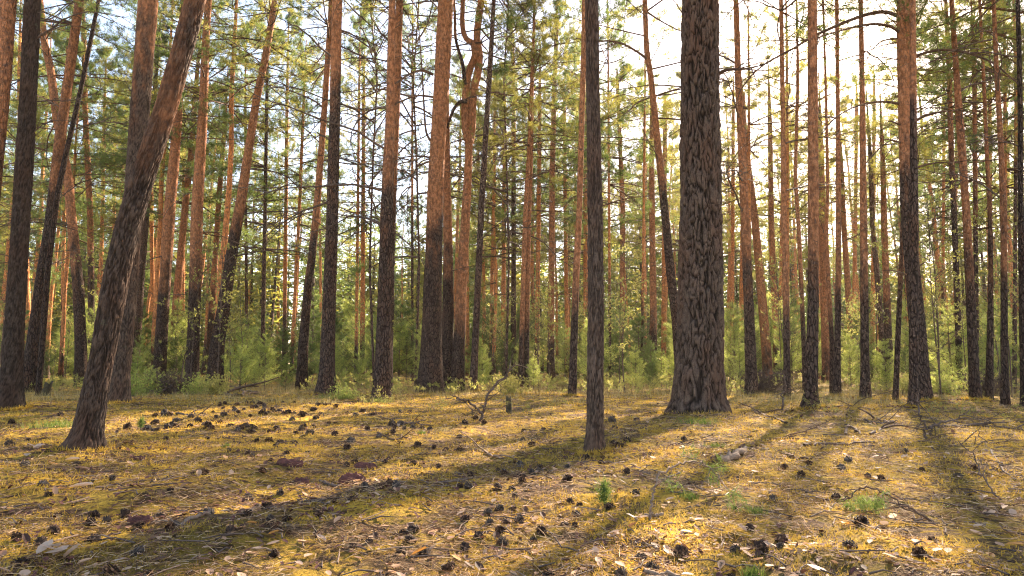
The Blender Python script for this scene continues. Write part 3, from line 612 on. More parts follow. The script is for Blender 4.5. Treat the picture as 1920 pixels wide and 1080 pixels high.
# slim distant stems one can still tell apart
far_marks = [
 ('orange stem showing beside the blackish pine at the far left', 50, 14, 26, 640, -6), ('thin pale pole between the two dark leaning pines at left', 118, 8, 30, 560, 2), ('faint orange stem right of the slim pink-orange pine', 188, 8, 34, 600, 4),
 ('thin reddish stem behind the low yellow bush at left', 286, 9, 34, 640, -2), ('thin orange stem under the grey leaning pine', 343, 8, 38, 600, 1), ('slender dark stem right of the grey leaning pine', 494, 9, 28, 0, 3),
 ('thin shaded stem in the young pines right of the leaning grey pine', 462, 7, 32, 400, -1), ('orange stem above the sunlit clearing edge', 534, 9, 32, 560, 2), ('bright orange slanting stem left of the streaked pine', 553, 8, 30, 640, 8),
 ('pair-forming thin orange stem right of the straight grey pine', 680, 10, 32, 620, 1), ('reddish thin stem close to the pair-forming orange stem', 669, 7, 30, 640, 2), ('hair-thin grey stem left of the central trio', 773, 6, 28, 400, 0),
 ('faint orange stem right of the reddish twisted trunk', 876, 8, 34, 700, -1), ('thin red stem between the lone grey pine and the twin pines', 922, 8, 34, 650, 3), ('pale orange hazy stem left of the twin pines', 944, 10, 36, 650, 1),
 ('grey-blue hazy stem touching the twin pines on the left', 963, 11, 34, 300, 0), ('rusty thin stem just right of the twin pines', 1008, 10, 30, 640, 2), ('faint brick-red stem left of the slim rusty pine', 1062, 9, 36, 680, -2),
 ('orange far stem between the rusty pine and the foreground pine', 1098, 10, 34, 680, 0), ('thin stem right beside the slim foreground pine', 1143, 6, 26, 520, -1), ('dark thin stem in the yellow gap left of the giant trunk', 1205, 6, 24, 560, 2),
 ('orange stem hugging the left side of the giant trunk', 1245, 11, 34, 690, 1), ('thin rust stem hugging the right side of the giant trunk', 1373, 9, 32, 640, 1), ('pink-orange stem behind the two-toned pine by the giant', 1391, 11, 34, 690, 2),
 ('slim hazy orange stem left of the hair-thin pine', 1463, 8, 36, 680, 3), ('pale stem behind the sturdy pine', 1535, 9, 38, 690, 0), ('faint hazy stem left of the straight two-toned pine', 1602, 9, 38, 660, 2),
 ('slim orange stem right of the straight two-toned pine', 1637, 9, 36, 640, 1), ('thin stem in the green behind the stout pine', 1768, 7, 30, 560, 1), ('pale thin stem right of the green understory behind the stout pine', 1790, 7, 36, 600, 2),
 ('dim stem close to the right edge in the dark foliage', 1903, 8, 22, 300, 1), ('faint orange stem between the dark pole and the curving pine', 212, 7, 40, 620, 2)]
for i, (lab, px, wd, Y, oy, ln) in enumerate(far_marks):
    pine(lab + ', far back', [(px - ln, 700, wd), (px, 560, wd * .92), (px + ln, 400, wd * .85), (px + ln * 2, 200, wd * .75)], Y, oy, 15 + (i % 4), 5.5 + (i * 7 % 5) * .7, i, csc=.95, nb=2, bz=(3, 6), seg=8, group='slim far pines behind the clearing', mat=M['bark_far'], tone=1.1)

for px, Y, lab, H, cs in [(1404, 23, 'pine standing hidden behind the two-toned pine by the giant, its crown spreading above', 15, 1.1), (1475, 30, 'pine exactly behind the straight thin dark-footed pine, its crown filling the sky', 17, 1.1),
        (1524, 33, 'pine behind the sturdy pine with a loose airy crown', 18, 1.1), (1318, 20, 'pine behind the giant trunk with needles showing on both sides', 15, 1.1), (1714, 21, 'pine behind the stout arching pine with a ragged crown', 14, .8), (1571, 25, 'pine behind the slim two-toned pine near the sun', 14, .9),
        (1829, 24, 'pine hidden behind the bent-top dark pine at right', 16, 1.25), (1884, 22, 'pine hidden behind the tall dark pine near the right edge', 16, 1.25), (1856, 29, 'pine hidden behind the thin dark pine at right', 17, 1.3), (1476, 24, 'pine with a loose crown behind the first dark-footed thin pine', 15.5, 1.0),
        (1118, 24, 'pine directly behind the slim foreground pine', 16, 1.0)]:
    pine(lab, [(px, 700, 11), (px, 500, 9), (px, 300, 7), (px, 150, 5)], Y, 600, H, 6.0, 1, csc=cs, nb=3, seg=8, group='pines hidden behind nearer trunks', force=True, mat=M['bark_far'])
for px, Y, lab, k in [(702, 20, 'thin bare dying pine with many curved grey twigs left of the dark-footed pine', -9), (779, 21, 'thin bare dying pine with a web of twigs left of the central trio', 7), (948, 20, 'bare thin stem with drooping twigs right of the lone slender grey pine', 6)]:
    pine(lab, [(px, 700, 6), (px + k, 500, 4.5), (px + k * .3, 300, 4), (px - k * .6, 150, 3.2), (px + k * .8, 20, 3)], Y, None, 14, 6.0, 1, nb=34, bz=(4.0, 12.5), seg=7, group='bare dying pines', nocrown=True, tone=1.6, blen=1.9, mat=M['bark_far'])

# ------------------------------------------------------------------ the wood beyond: shared trunk and crown meshes
TR = []
for i in range(6):
    rs = rnd(700 + i); H = 17.; zz = np.linspace(0, H, 12)
    bend = rs.randn(2) * .5
    P = np.stack([np.cumsum(rs.randn(12) * .05) + bend[0] * (zz / H) ** 2, np.cumsum(rs.randn(12) * .05) + bend[1] * (zz / H) ** 2, zz], 1); P[0, :2] = 0
    rad = np.interp(zz, [0, 3, 10, H], [.125, .10, .07, .02])
    TR.append((proto_mesh(trunk_mb(P, rad, 8, .6, 0, .25, i), 'trunk', [M['bark_far']]), P))
ZONES = [(-60, 'left edge'), (90, 'curving left pines'), (240, 'crossing leaning pines'), (430, 'grey leaning pine'), (600, 'straight grey pine'), (760, 'central trio'), (940, 'thin twin pines'),
         (1060, 'foreground pine'), (1200, 'giant trunk'), (1340, 'two-toned pine'), (1470, 'sturdy pine'), (1600, 'stout pine'), (1760, 'bent-top pine'), (1920, 'right edge')]
def zone(x, y):
    px = 960 + FPX * x / max(y, .1)
    k = 0
    for i, (a, n) in enumerate(ZONES):
        if px >= a: k = i
    a = ZONES[k][1]; b = ZONES[min(k + 1, len(ZONES) - 1)][1]
    return (f'between the {a} and the {b}' if a != b else f'beside the {a}')
rs = rnd(42); placed = []
def clear(x, y, dmin):
    return all((x - a) ** 2 + (y - b) ** 2 > dmin * dmin for a, b in placed)
nfar = 0; tries = 0
while nfar < 145 and tries < 6000:
    tries += 1
    Y = 24 + 46 * rs.rand() ** .7; px = -420 + 2760 * rs.rand(); x = (px - 960) / FPX * Y
    if not clear(x, Y, 2.3): continue
    # the bright gaps of sky seen in the photograph
    if Y < 60 and (430 < px < 800 or 1545 < px < 1680) and rs.rand() < .92: continue
    if Y < 41 and 1130 < px < 1730: continue
    if Y < 30 and 760 < px < 1130 and rs.rand() < .5: continue
    placed.append((x, Y)); nfar += 1
    dist = 'middle-distance' if Y < 36 else 'distant'
    z0 = gh(x, Y); s = (.8 + .35 * rs.rand()) * (1.22 if Y > 42 else 1)
    ph = zone(x, Y)
    inview = -20 < px < 1940
    lab = f'{dist} slim pine ' + (ph if inview else 'outside the clearing')
    root = empty('pine_tree', (x, Y, z0 - .03), lab, 'tree', f'{dist} pines ' + (ph if inview else 'outside the clearing'), rs.rand() * 6.28, s)
    tm, P = TR[rs.randint(6)]
    lean = (rs.randn() * .02, rs.randn() * .02, 0)
    child('trunk', tm, root, (0, 0, 0), lean, (1, 1, 1), ((.3 + 3.5 * rs.rand() ** 1.5) / 20, .9 + .5 * rs.rand(), 0, 1))
    cb = 4.0 + 4.5 * rs.rand(); k = int(np.clip(cb / 17 * 11, 0, 11))
    warm = abs(px - 1150) < 380 and rs.rand() < .6
    me = CRW[rs.randint(3)] if warm else CR[rs.randint(len(CR))]
    child('crown', me, root, (np.interp(cb, P[:, 2], P[:, 0]), np.interp(cb, P[:, 2], P[:, 1]), cb), (0, 0, rs.rand() * 6.28), (1.0, 1.0, (17 - cb) / 8.5))
    if Y < 40:
        for q in range(2):
            zb = 2.5 + rs.rand() * (cb - 1.5); child('branch', STUB[rs.randint(5)], root, (np.interp(zb, P[:, 2], P[:, 0]), np.interp(zb, P[:, 2], P[:, 1]), zb), (0, 0, rs.rand() * 6.28), (.8, .8, .8))

# young pines of the understory
def young_mesh(seed, H=3.2):
    rs = rnd(seed); mb = MB(); mb.tube([(0, 0, -.05), (0.02, 0, H * .5), (0, .02, H)], [.028, .018, .006], 5, 0); C = []; D = []
    nw = int(H / .30)
    for iw in range(nw):
        f = (iw + .5) / nw; z = .18 + (H - .25) * f
        for b in range(rs.randint(4, 7)):
            az = rs.rand() * 6.283; l = (H * .34) * (1 - f) ** .75 * (.7 + .5 * rs.rand()) + .12
            bp = branch_pts(rs, (0, 0, z), az, .25 + .3 * rs.rand(), l, .5, 5, .06); mb.tube(bp, np.linspace(.010, .004, len(bp)), 3, 0)
            for q in range(1, 6):
                C.append(bp[q]); D.append(bp[q] - bp[q - 1] + np.array([0, 0, .08]) * l)
                if l > .4 and q > 1:
                    for s_ in (-1, 1):
                        tp = branch_pts(rs, bp[q - 1], az + s_ * .8, .35, l * .28, .4, 2, .1)
                        mb.tube(tp, np.linspace(.005, .003, 3), 3, 0); C.append(tp[-1]); D.append(tp[-1] - tp[0]); C.append(tp[1]); D.append(tp[1] - tp[0])
    C.append([0, 0, H]); D.append([0, 0, 1])
    D = np.array(D); D /= np.linalg.norm(D, axis=1)[:, None]
    tufts(mb, C, D, rs, 13, .10, .008, 1, .6)
    return mb
YP = [proto_mesh(young_mesh(1500 + i, 2.2 + .5 * i), 'foliage', [M['twig'], M['needle_young'] if i < 3 else M['needle']]) for i in range(5)]
def young(px, Y, h, lab=None, grp=None, k=None, rs=rnd(77)):
    x = (px - 960) / FPX * Y; k = rs.randint(5) if k is None else k; s = h / (2.2 + .5 * k)
    ph = zone(x, Y); size = 'low' if h < 1.4 else ('waist-high' if h < 1.9 else ('tall' if h > 3 else 'mid-sized'))
    d = 'front' if Y < 21 else 'back'
    root = empty('young_pine', (x, Y, gh(x, Y) - .02), lab or f'{size} young pine at the {d} {ph}', 'young pine', grp or (None if lab else f'{size} young pines in the {d} {ph}'), rs.rand() * 6.28, s)
    child('foliage', YP[k], root)
young(465, 18.5, 1.95, 'bright yellow-green young pine right of the leaning grey pine', k=1)
young(262, 19, .95, 'bushy yellow-green young pine at the foot of the crossing pines', k=0)
young(680, 20, 1.15, 'bright young pine between the straight grey and dark-footed pines', k=0)
young(648, 17.5, .6, 'small pale young pine right of the straight grey pine', k=1)
young(540, 19, 1.0, 'low dark green young pine left of the streaked orange pine', k=2)
young(1655, 18, 1.35, 'dense young pine just left of the stout arching pine', k=0)
young(1590, 18.5, 1.5, 'bright green young pine beside the straight two-toned pine', k=2)
young(455, 17.2, 1.2, 'small bright young pine in front of the taller yellow-green one', k=0)
young(500, 18, 1.5, 'feathery young pine right of the bright yellow-green one', k=2)
young(290, 17.5, .7, 'small yellow-green young pine by the low bushes at left', k=1)
young(905, 18, 1.1, 'small bright young pine right of the lone slender grey pine', k=0)
young(1190, 18, 1.2, 'bright young pine in the gap left of the giant trunk', k=1)
young(1000, 18.5, .9, 'low bright young pine right of the thin twin pines', k=0)
rs2 = rnd(78)
for i in range(165):
    px = -150 + 2200 * rs2.rand(); Y = 17.5 + 24 * rs2.rand() ** .9
    h = (.7 + 1.5 * rs2.rand()) * (1 + (Y - 18) / 15)
    if 480 < px < 620 and Y < 24: h *= .6
    young(px, Y, h, rs=rs2)

# bare deciduous saplings and twiggy brush
def bare_mesh(seed, H=3.5):
    rs = rnd(seed); mb = MB(); st = branch_pts(rs, (0, 0, -.05), 0, 1.5, H, 0, 9, .05); mb.tube(st, np.linspace(.018, .004, len(st)), 4, 0); C = []; D = []
    for k in range(16):
        i = rs.randint(2, 9); bp = branch_pts(rs, st[i], rs.rand() * 6.28, .7 + rs.randn() * .2, H * .22 * (.5 + rs.rand()), .2, 5, .12); mb.tube(bp, np.linspace(.008, .003, len(bp)), 3, 0)
        for q in range(3):
            tp = branch_pts(rs, bp[rs.randint(2, 5)], rs.rand() * 6.28, .6 + rs.randn() * .3, H * .08, 0, 3, .15); mb.tube(tp, np.linspace(.004, .002, len(tp)), 3, 0)
            for p in tp[1:]: C.append(p); D.append(rs.randn(3) * .5)
    tufts(mb, C, D, rs, 6, .05, .032, 1, .9)
    return mb
BM = [proto_mesh(bare_mesh(1600 + i, 2.6 + .6 * i), 'stem', [M['twig'], M['bilberry']]) for i in range(4)]
for i in range(75):
    px = -60 + 2040 * rs2.rand(); Y = 15.5 + 15 * rs2.rand(); x = (px - 960) / FPX * Y
    if px > 1740 and i % 2: Y = 13 + 4 * rs2.rand(); x = (px - 960) / FPX * Y
    s = .55 + .6 * rs2.rand()
    ph = zone(x, Y)
    root = empty('bare_sapling', (x, Y, gh(x, Y)), f'{"short" if s < .8 else "tall"} thin twiggy sapling {ph}', 'sapling', f'{"short" if s < .8 else "tall"} twiggy saplings {ph}', rs2.rand() * 6.28, s)
    child('stem', BM[rs2.randint(4)], root)

# far wood that reads as one mass
def far_mass():
    mb = MB(); rs = rnd(9)
    for i in range(760):
        Y = 58 + 62 * rs.rand(); px = -700 + 3320 * rs.rand()
        if 850 < px < 1760 and rs.rand() < .15: continue
        px = px; x = (px - 960) / FPX * Y
        H = 10 + 9 * rs.rand(); z0 = float(gh(x, Y))
        mb.tube([(x, Y, z0 - .3), (x + rs.randn() * .3, Y, z0 + H)], [.2, .05], 5, 0)
        n = 620; f = rs.rand(n) ** 1.1; z = z0 + H * (.02 + .98 * f); ra = (2.0 + rs.rand()) * (1.05 - f) ** .6 * np.sqrt(rs.rand(n)); a = rs.rand(n) * 6.283
        z = z + .25 * np.sin(z * 5 + i)
        c = np.stack([x + ra * np.cos(a), Y + ra * np.sin(a), z], 1); d = rs.randn(n, 3) * [1, 1, .4]; d /= np.linalg.norm(d, axis=1)[:, None]
        blades(mb, c, d, .6 + .4 * rs.rand(n), .20, rs, 1 if i % 3 else 2)
    tag(mb.build('distant_forest', [M['bark_far'], M['needle'], M['needle_warm']]), 'hazy mass of far pine wood closing the view behind the clearing', 'forest', kind='stuff')
far_mass()

# ------------------------------------------------------------------ forest floor: moss, straw, leaves, twigs
def scatter(n, r0, r1, rs, ang=52):
    r = r0 * (r1 / r0) ** rs.rand(n); a = R(90) + R(ang) * (rs.rand(n) * 2 - 1)
    return r * np.cos(a), r * np.sin(a), r
def moss():
    rs = rnd(21); mb = MB(); x, y, r = scatter(330000, 1.3, 17, rs)
    k = vnoise(x / .45, y / .45, s=31) * .6 + vnoise(x / .13, y / .13, s=32) * .4
    keep = (k > .49) | (rs.rand(len(x)) < .09); x, y, r = x[keep], y[keep], r[keep]; n0 = len(x)
    for mx, my, mr in MOUNDS:
        m_ = 700; a_ = rs.rand(m_) * 6.28; q_ = mr * (1.0 + .5 * vnoise(np.cos(a_) * 2 + mx, np.sin(a_) * 2, s=9)) + .05 * rs.rand(m_) ** 2
        x = np.append(x, mx + q_ * np.cos(a_)); y = np.append(y, my + q_ * np.sin(a_))
    r = np.sqrt(x * x + y * y); n = len(x); tall = np.where(np.arange(n) >= n0, 1.35, 1.0)
    c = np.stack([x, y, gh(x, y) - .004], 1); d = rs.randn(n, 3) * [.6, .6, .3] + [0, 0, .75]; d /= np.linalg.norm(d, axis=1)[:, None]
    s = (r / 3) ** .55
    blades(mb, c, d, .020 * s * tall * (.6 + .9 * rs.rand(n)), .0048 * s, rs)
    tag(mb.build('moss', M['moss']), 'golden green moss cushions covering the forest floor', 'moss', kind='stuff')
moss()
def straw():
    rs = rnd(22); mb = MB(); x, y, r = scatter(110000, 1.3, 17, rs)
    k = vnoise(x / .6, y / .6, s=33) * .5 + vnoise(x / .2, y / .2, s=34) * .5
    keep = k > .40; x, y, r = x[keep], y[keep], r[keep]; n = len(x)
    c = np.stack([x, y, gh(x, y) + .006 + .008 * rs.rand(n)], 1); a = rs.rand(n) * 6.283
    d = np.stack([np.cos(a), np.sin(a), rs.randn(n) * .22], 1); s = (r / 3) ** .6
    blades(mb, c, d, .055 * s ** .5 * (.5 + rs.rand(n)), .0026 * s, rs)
    tag(mb.build('needle_litter', M['straw']), 'tan dead pine needles and straw strewn over the moss', 'litter', kind='stuff')
straw()
def leaf_mesh(mb, c, a, s, rs, m=0):
    """curled oval leaf of six faces at each point"""
    n = len(c); prof = [(-1, 0, .0), (-.5, .52, .05), (.1, .66, .1), (.65, .42, .12), (1, 0, .2)]
    ca, sa = np.cos(a), np.sin(a); cu = rs.rand(n) * .9; ti = rs.randn(n) * .3
    V = []
    for (u, w_, zz) in prof:
        for sg in ((0,) if w_ == 0 else (-1, 0, 1)):
            lx = u * s; ly = w_ * sg * s * (1 - .3 * cu); lz = s * (zz * cu + abs(sg) * .30 * cu) + lx * ti
            V.append(np.stack([c[:, 0] + lx * ca - ly * sa, c[:, 1] + lx * sa + ly * ca, c[:, 2] + lz], 1))
    V = np.stack(V, 1)   # n, 11, 3
    F = [(0, 1, 2), (0, 2, 3), (1, 4, 5, 2), (2, 5, 6, 3), (4, 7, 8, 5), (5, 8, 9, 6), (7, 10, 8), (8, 10, 9)]
    base = np.arange(n)[:, None] * 11; v0 = V.reshape(-1, 3)
    f3 = np.concatenate([base + np.array([f]) for f in F if len(f) == 3]); f4 = np.concatenate([base + np.array([f]) for f in F if len(f) == 4])
    k = mb.n; mb.add(v0, f3, m, True); mb.f.append(f4 + k); mb.m.append(np.full(len(f4), m)); mb.smooth.append(np.full(len(f4), True)); mb.v.append(np.zeros((0, 3)))
def litter():
    rs = rnd(23); mb = MB(); x, y, r = scatter(6500, 1.4, 16, rs)
    k = vnoise(x / .9, y / .9, s=35); keep = k + .25 * rs.rand(len(x)) + np.clip(x / 12, -.1, .12) > .50; x, y, r = x[keep], y[keep], r[keep]; n = len(x)
    leaf_mesh(mb, np.stack([x, y, gh(x, y) + .010], 1), rs.rand(n) * 6.28, (.008 + .018 * rs.rand(n) ** 2) * (r / 3) ** .35, rs)
    tag(mb.build('leaf_litter', M['litter']), 'small dry leaves scattered across the mossy ground', 'litter', kind='stuff')
litter()
def twig_litter():
    rs = rnd(24); mb = MB(); x, y, r = scatter(1500, 1.5, 17, rs)
    for i in range(len(x)):
        l = (.04 + .16 * rs.rand() ** 2) * (r[i] / 3) ** .4; a = rs.rand() * 6.28; a2 = a + rs.randn() * .3
        z = gh(x[i], y[i]) + .010
        p = [(x[i], y[i], z), (x[i] + l * .5 * math.cos(a), y[i] + l * .5 * math.sin(a), z + .012 * rs.rand()), (x[i] + l * .5 * (math.cos(a) + math.cos(a2)), y[i] + l * .5 * (math.sin(a) + math.sin(a2)), z + .01 * rs.rand())]
        mb.tube(p, [.003 * (1 + r[i] / 10), .0025, .0015], 4, 0 if rs.rand() < .6 else 1)
    tag(mb.build('twig_litter', [M['twig'], M['pale_wood']]), 'broken twigs lying all over the forest floor', 'twigs', kind='stuff')
twig_litter()
def dark_crumbs():
    rs = rnd(25); mb = MB(); x, y, r = scatter(19000, 1.4, 17, rs); k = vnoise(x / .8, y / .8, s=36); keep = k + .25 * rs.rand(len(x)) + .32 * np.exp(-((x + 3.0) / 1.6) ** 2 - ((y - 7.8) / 2.4) ** 2) > .55; x, y, r = x[keep], y[keep], r[keep]
    for mx, my, mr in MOUNDS:
        m_ = 260; a_ = rs.rand(m_) * 6.28; q_ = mr * 1.15 + rs.rand(m_) ** 1.5 * (.2 + mr * 1.6)
        x = np.append(x, mx + q_ * np.cos(a_)); y = np.append(y, my + q_ * np.sin(a_))
    r = np.sqrt(x * x + y * y)
    n = len(x); leaf_mesh(mb, np.stack([x, y, gh(x, y) + .008], 1), rs.rand(n) * 6.28, (.006 + .010 * rs.rand(n)) * (r / 3) ** .4, rs)
    tag(mb.build('bark_debris', M['bark_chip']), 'dark flakes of bark and cone scales among the moss', 'debris', kind='stuff')
dark_crumbs()
def edge_grass():
    rs = rnd(26); mb = MB(); n = 60000; Y = 11 + 14 * rs.rand(n); px = -200 + 2320 * rs.rand(n); x = (px - 960) / FPX * Y
    k = vnoise(x / 1.2, Y / 1.2, s=41); keep = k + (Y - 11) * .035 > .66; x, Y = x[keep], Y[keep]; n = len(x)
    d = rs.randn(n, 3) * [.35, .35, .1] + [0, 0, 1]; d /= np.linalg.norm(d, axis=1)[:, None]
    blades(mb, np.stack([x, Y, gh(x, Y) - .01], 1), d, .07 + .16 * rs.rand(n), .007, rs)
    tag(mb.build('dry_grass', M['dry_grass']), 'thin dry grass at the edge of the clearing', 'grass', kind='stuff')
edge_grass()
def undergrowth():
    rs = rnd(27); mb = MB(); C = []; D = []
    for i in range(2600):
        Y = 14.5 + 13 * rs.rand(); px = -200 + 2320 * rs.rand(); x = (px - 960) / FPX * Y
        if vnoise(x / 2.2, Y / 2.2, s=42) < .5: continue
        h = .15 + .3 * rs.rand(); z = float(gh(x, Y)); a = rs.rand() * 6.28
        for q in range(3):
            t = np.array([x + rs.randn() * .08, Y + rs.randn() * .08, z + h * (.5 + .5 * rs.rand())]); C.append(t); D.append(rs.randn(3) * .3 + [0, 0, .7])
        mb.tube([(x, Y, z), tuple(C[-1])], [.004, .002], 3, 0, False)
    tufts(mb, C, D, rs, 9, .07, .022, 1, .8)
    tag(mb.build('undergrowth', [M['twig'], M['bilberry']]), 'low green and brown bilberry growth under the young pines', 'undergrowth', kind='stuff')
undergrowth()

# low bushes at the foot of the two-toned pines (left)
def bush_mesh(seed, h=.55, w_=.7, K=9):
    rs = rnd(seed); mb = MB(); C = []; D = []
    for i in range(60):
        a = rs.rand() * 6.28; bp = branch_pts(rs, (rs.randn() * w_ * .25, rs.randn() * w_ * .25, -.02), a, 1.0 + rs.randn() * .35, h * (.6 + .6 * rs.rand()), 0, 5, .15)
        mb.tube(bp, np.linspace(.006, .002, len(bp)), 3, 0)
        for q in bp[1:]: C.append(q); D.append(rs.randn(3) * .4 + [0, 0, .5]); C.append(q + rs.randn(3) * .05); D.append(rs.randn(3))
    tufts(mb, C, D, rs, K, .05, .012, 1, .9); return mb
BU = [proto_mesh(bush_mesh(1700 + i), 'foliage', [M['twig'], [M['needle_young'], M['bilberry'], M['twig']][i]]) for i in range(3)]
for i, (px, Y, s, k, lab) in enumerate([(272, 15.5, .9, 0, 'dark green bush at the left end of the low thicket'), (300, 16.5, 1.0, 1, 'olive bush at the foot of the first two-toned pine'), (330, 16, 1.0, 2, 'reddish brown twiggy bush in the middle of the low thicket'),
        (375, 15.8, .8, 0, 'dark green bush under the black-footed orange pine'), (412, 15.3, .75, 1, 'low olive bush at the foot of the leaning grey pine'), (1440, 16.5, 1.1, 2, 'brown twiggy bush right of the two-toned pine by the giant'),
        (1700, 16, .8, 1, 'olive bush behind the stout arching pine'), (645, 13.4, .5, 0, 'tiny green bush right of the straight grey pine'), (960, 15.5, .7, 1, 'olive brush behind the small mossy stump'), (1770, 16, 1.1, 0, 'dark bush in the shade right of the stout pine'), (1850, 15.5, 1, 2, 'brown twiggy bush among the dark right-hand stems')]):
    x = (px - 960) / FPX * Y; r_ = empty('bush', (x, Y, gh(x, Y)), lab, 'bush', None, i * 1.3, s); child('foliage', BU[k], r_)

# ------------------------------------------------------------------ pine cones
def cone_mesh(seed, openness=.5):
    rs = rnd(seed); mb = MB(); n = 62; ga = 2.399963
    core = [(0, 0, z) for z in np.linspace(-.42, .42, 6)]
    mb.tube(core, np.array([.06, .2, .26, .24, .16, .04]), 7, 0, False)
    for i in range(n):
        f = (i + .5) / n; z = -.44 + .86 * f; a = i * ga
        rad = .5 * math.sin(math.pi * min(.97, f * .86 + .12)) ** .7
        out = np.array([math.cos(a), math.sin(a), .0]); tan = np.array([-math.sin(a), math.cos(a), 0]); up = np.array([0, 0, 1.])
        tipd = out * math.cos(.5 + f * .6) + up * math.sin(.5 + f * .6) * 1.0
        b = np.array([0, 0, z]) + out * .12; tip = b + tipd * (rad * (.75 + openness * .35) + .05) * (1 + .12 * rs.randn()); wd = .105 * (.6 + rad)
        nrm = np.cross(tan, tipd)
        v = [b - tan * wd * .4, b + tan * wd * .4, tip + tan * wd - tipd * .06, tip + nrm * .03 + tipd * .02, tip - tan * wd - tipd * .06, tip - nrm * .07 - tipd * .03]
        mb.add(v, [(0, 1, 2), (0, 2, 3), (0, 3, 4)], 0); k = mb.n - 6
        mb.f.append(np.array([(2, 5, 3), (3, 5, 4), (1, 5, 2), (0, 4, 5), (0, 5, 1)]) + k); mb.m.append(np.zeros(5, int)); mb.smooth.append(np.zeros(5, bool)); mb.v.append(np.zeros((0, 3)))
    return mb
CM = [proto_mesh(cone_mesh(50 + i, .3 + .35 * i), 'pine_cone', [[M['cone'], M['cone_brown'], M['cone'], M['cone_grey']][i]]) for i in range(4)]
S = 640 / 1819.0
c7 = [(670,293),(820,278),(765,275),(800,320),(890,225),(1055,265),(1120,310),(1010,245),(885,365),(1220,405),(1430,345),(1365,345),(1480,298),(1340,440),(1440,470),(1188,498),(1390,535),(1108,345),(1500,355),(1570,355),(1640,405),(1530,430),(1470,385),(1320,420),(1490,615),(1330,650),(1375,685),(1410,738),(1580,687),(1530,800),(1450,810),(1455,850),(1692,857),(1225,880),(1310,797),(1455,962),(1705,768),(268,640),(225,595),(820,550),(1095,565),(1020,568),(595,555),(905,595),(660,765),(560,800),(740,825),(900,845),(500,770),(495,895),(290,890),(215,950),(80,925),(490,830),(900,675),(720,950),(110,1055),(600,1060),(790,1055),(140,500),(400,490),(320,235),(155,350),(60,380),(1680,240),(1710,230),(1750,262),(1785,265),(1665,280),(1610,285),(1550,255),(1430,305),(1345,312),(1265,315),(1220,295),(1165,272),(1190,235),(1080,225),(1130,215),(1240,200),(1660,315),(1270,225),(1150,250),(1300,300),(860,785),(1115,775),(60,270),(1780,315)]
c8 = [(55,345),(265,275),(140,300),(200,320),(320,350),(400,365),(625,330),(555,382),(630,380),(495,365),(380,465),(515,480),(240,460),(75,445),(30,470),(695,525),(635,600),(685,608),(840,608),(905,610),(930,635),(968,580),(965,530),(835,475),(870,475),(870,515),(955,452),(1020,500),(1050,460),(1065,485),(1205,467),(1205,575),(1303,495),(1010,375),(838,705),(913,707),(773,735),(660,765),(785,775),(885,770),(850,815),(945,765),(515,825),(630,800),(730,862),(850,878),(1030,857),(1065,815),(390,855),(325,855),(375,910),(325,960),(660,920),(145,915),(560,1025),(1105,1065),(1195,790),(1243,793),(1225,680),(1265,690),(1260,740),(1465,650),(1570,658),(1585,962),(1670,1010),(1500,1060),(1810,950),(130,610),(212,615),(250,600),(290,620),(260,650),(45,682),(60,935),(30,380),(1435,240),(1450,260),(1530,350),(1520,545),(1490,385),(1575,250),(450,965),(870,880),(1440,715)]
c9 = [(550,510),(680,492),(640,560),(850,530),(990,573),(1050,577),(1365,540),(1460,550),(1555,512),(945,825),(810,672),(275,750),(570,765),(520,890),(405,938),(295,967),(430,985),(535,965),(10,350),(70,590),(350,590),(350,850),(1340,890),(0,950),(250,1060),(1045,680),(480,700),(1275,530),(890,497),(1200,460),(905,960),(1270,975)]
cones = [(x * S, 700 + y * S) for x, y in c7] + [(640 + x * S, 700 + y * S) for x, y in c8] + [(1280 + x * S, 700 + y * S) for x, y in c9]
rc = rnd(55)
for i in range(26):
    cx_, cy_ = 250 + 420 * rc.rand(), 754 + 55 * rc.rand() ** 1.2
    for q in range(rc.randint(2, 5)): cones.append((cx_ + rc.randn() * 12, cy_ + rc.randn() * 3))
for i in range(14):
    cx_, cy_ = 700 + 500 * rc.rand(), 770 + 80 * rc.rand()
    for q in range(rc.randint(1, 4)): cones.append((cx_ + rc.randn() * 14, cy_ + rc.randn() * 4))
cz = [(0, 'left of the leaning foreground pine'), (160, 'right of the leaning foreground pine'), (420, 'left of the middle'), (700, 'in the middle of the clearing'), (960, 'near the slim foreground pine'), (1180, 'in front of the giant trunk'), (1450, 'right of the giant trunk'), (1700, 'near the right edge')]
big = {(945, 825, 9): 1.25}
for i, (px, py) in enumerate(cones):
    g = ground_at(px, py + 3); s = (.034 + .026 * min(1, max(0, (g[1] - 3) / 5))) * (.7 + .55 * rc.rand())
    if (px, py) == (1280 + 945 * S, 700 + 825 * S): s = .05
    zn = [n for a, n in cz if px >= a][-1]
    row = 'close to the viewer' if py > 960 else ('midway across the moss' if py > 830 else 'far across the moss')
    lab = f'dark open pine cone lying {row}, {zn}'
    o = bpy.data.objects.new('pine_cone', CM[rc.randint(4)]); COL.objects.link(o)
    o.location = (g[0], g[1], g[2] + s * (.12 + .22 * rc.rand())); q_ = .8 + .3 * rc.rand(); o.scale = (s * q_, s * (.8 + .3 * rc.rand()), s * (1.0 + .35 * rc.rand()))
    o.rotation_euler = (R(50 + 60 * rc.rand()), rc.randn() * .3, rc.rand() * 6.28)
    tag(o, lab, 'pine cone', f'pine cones {row}, {zn}')

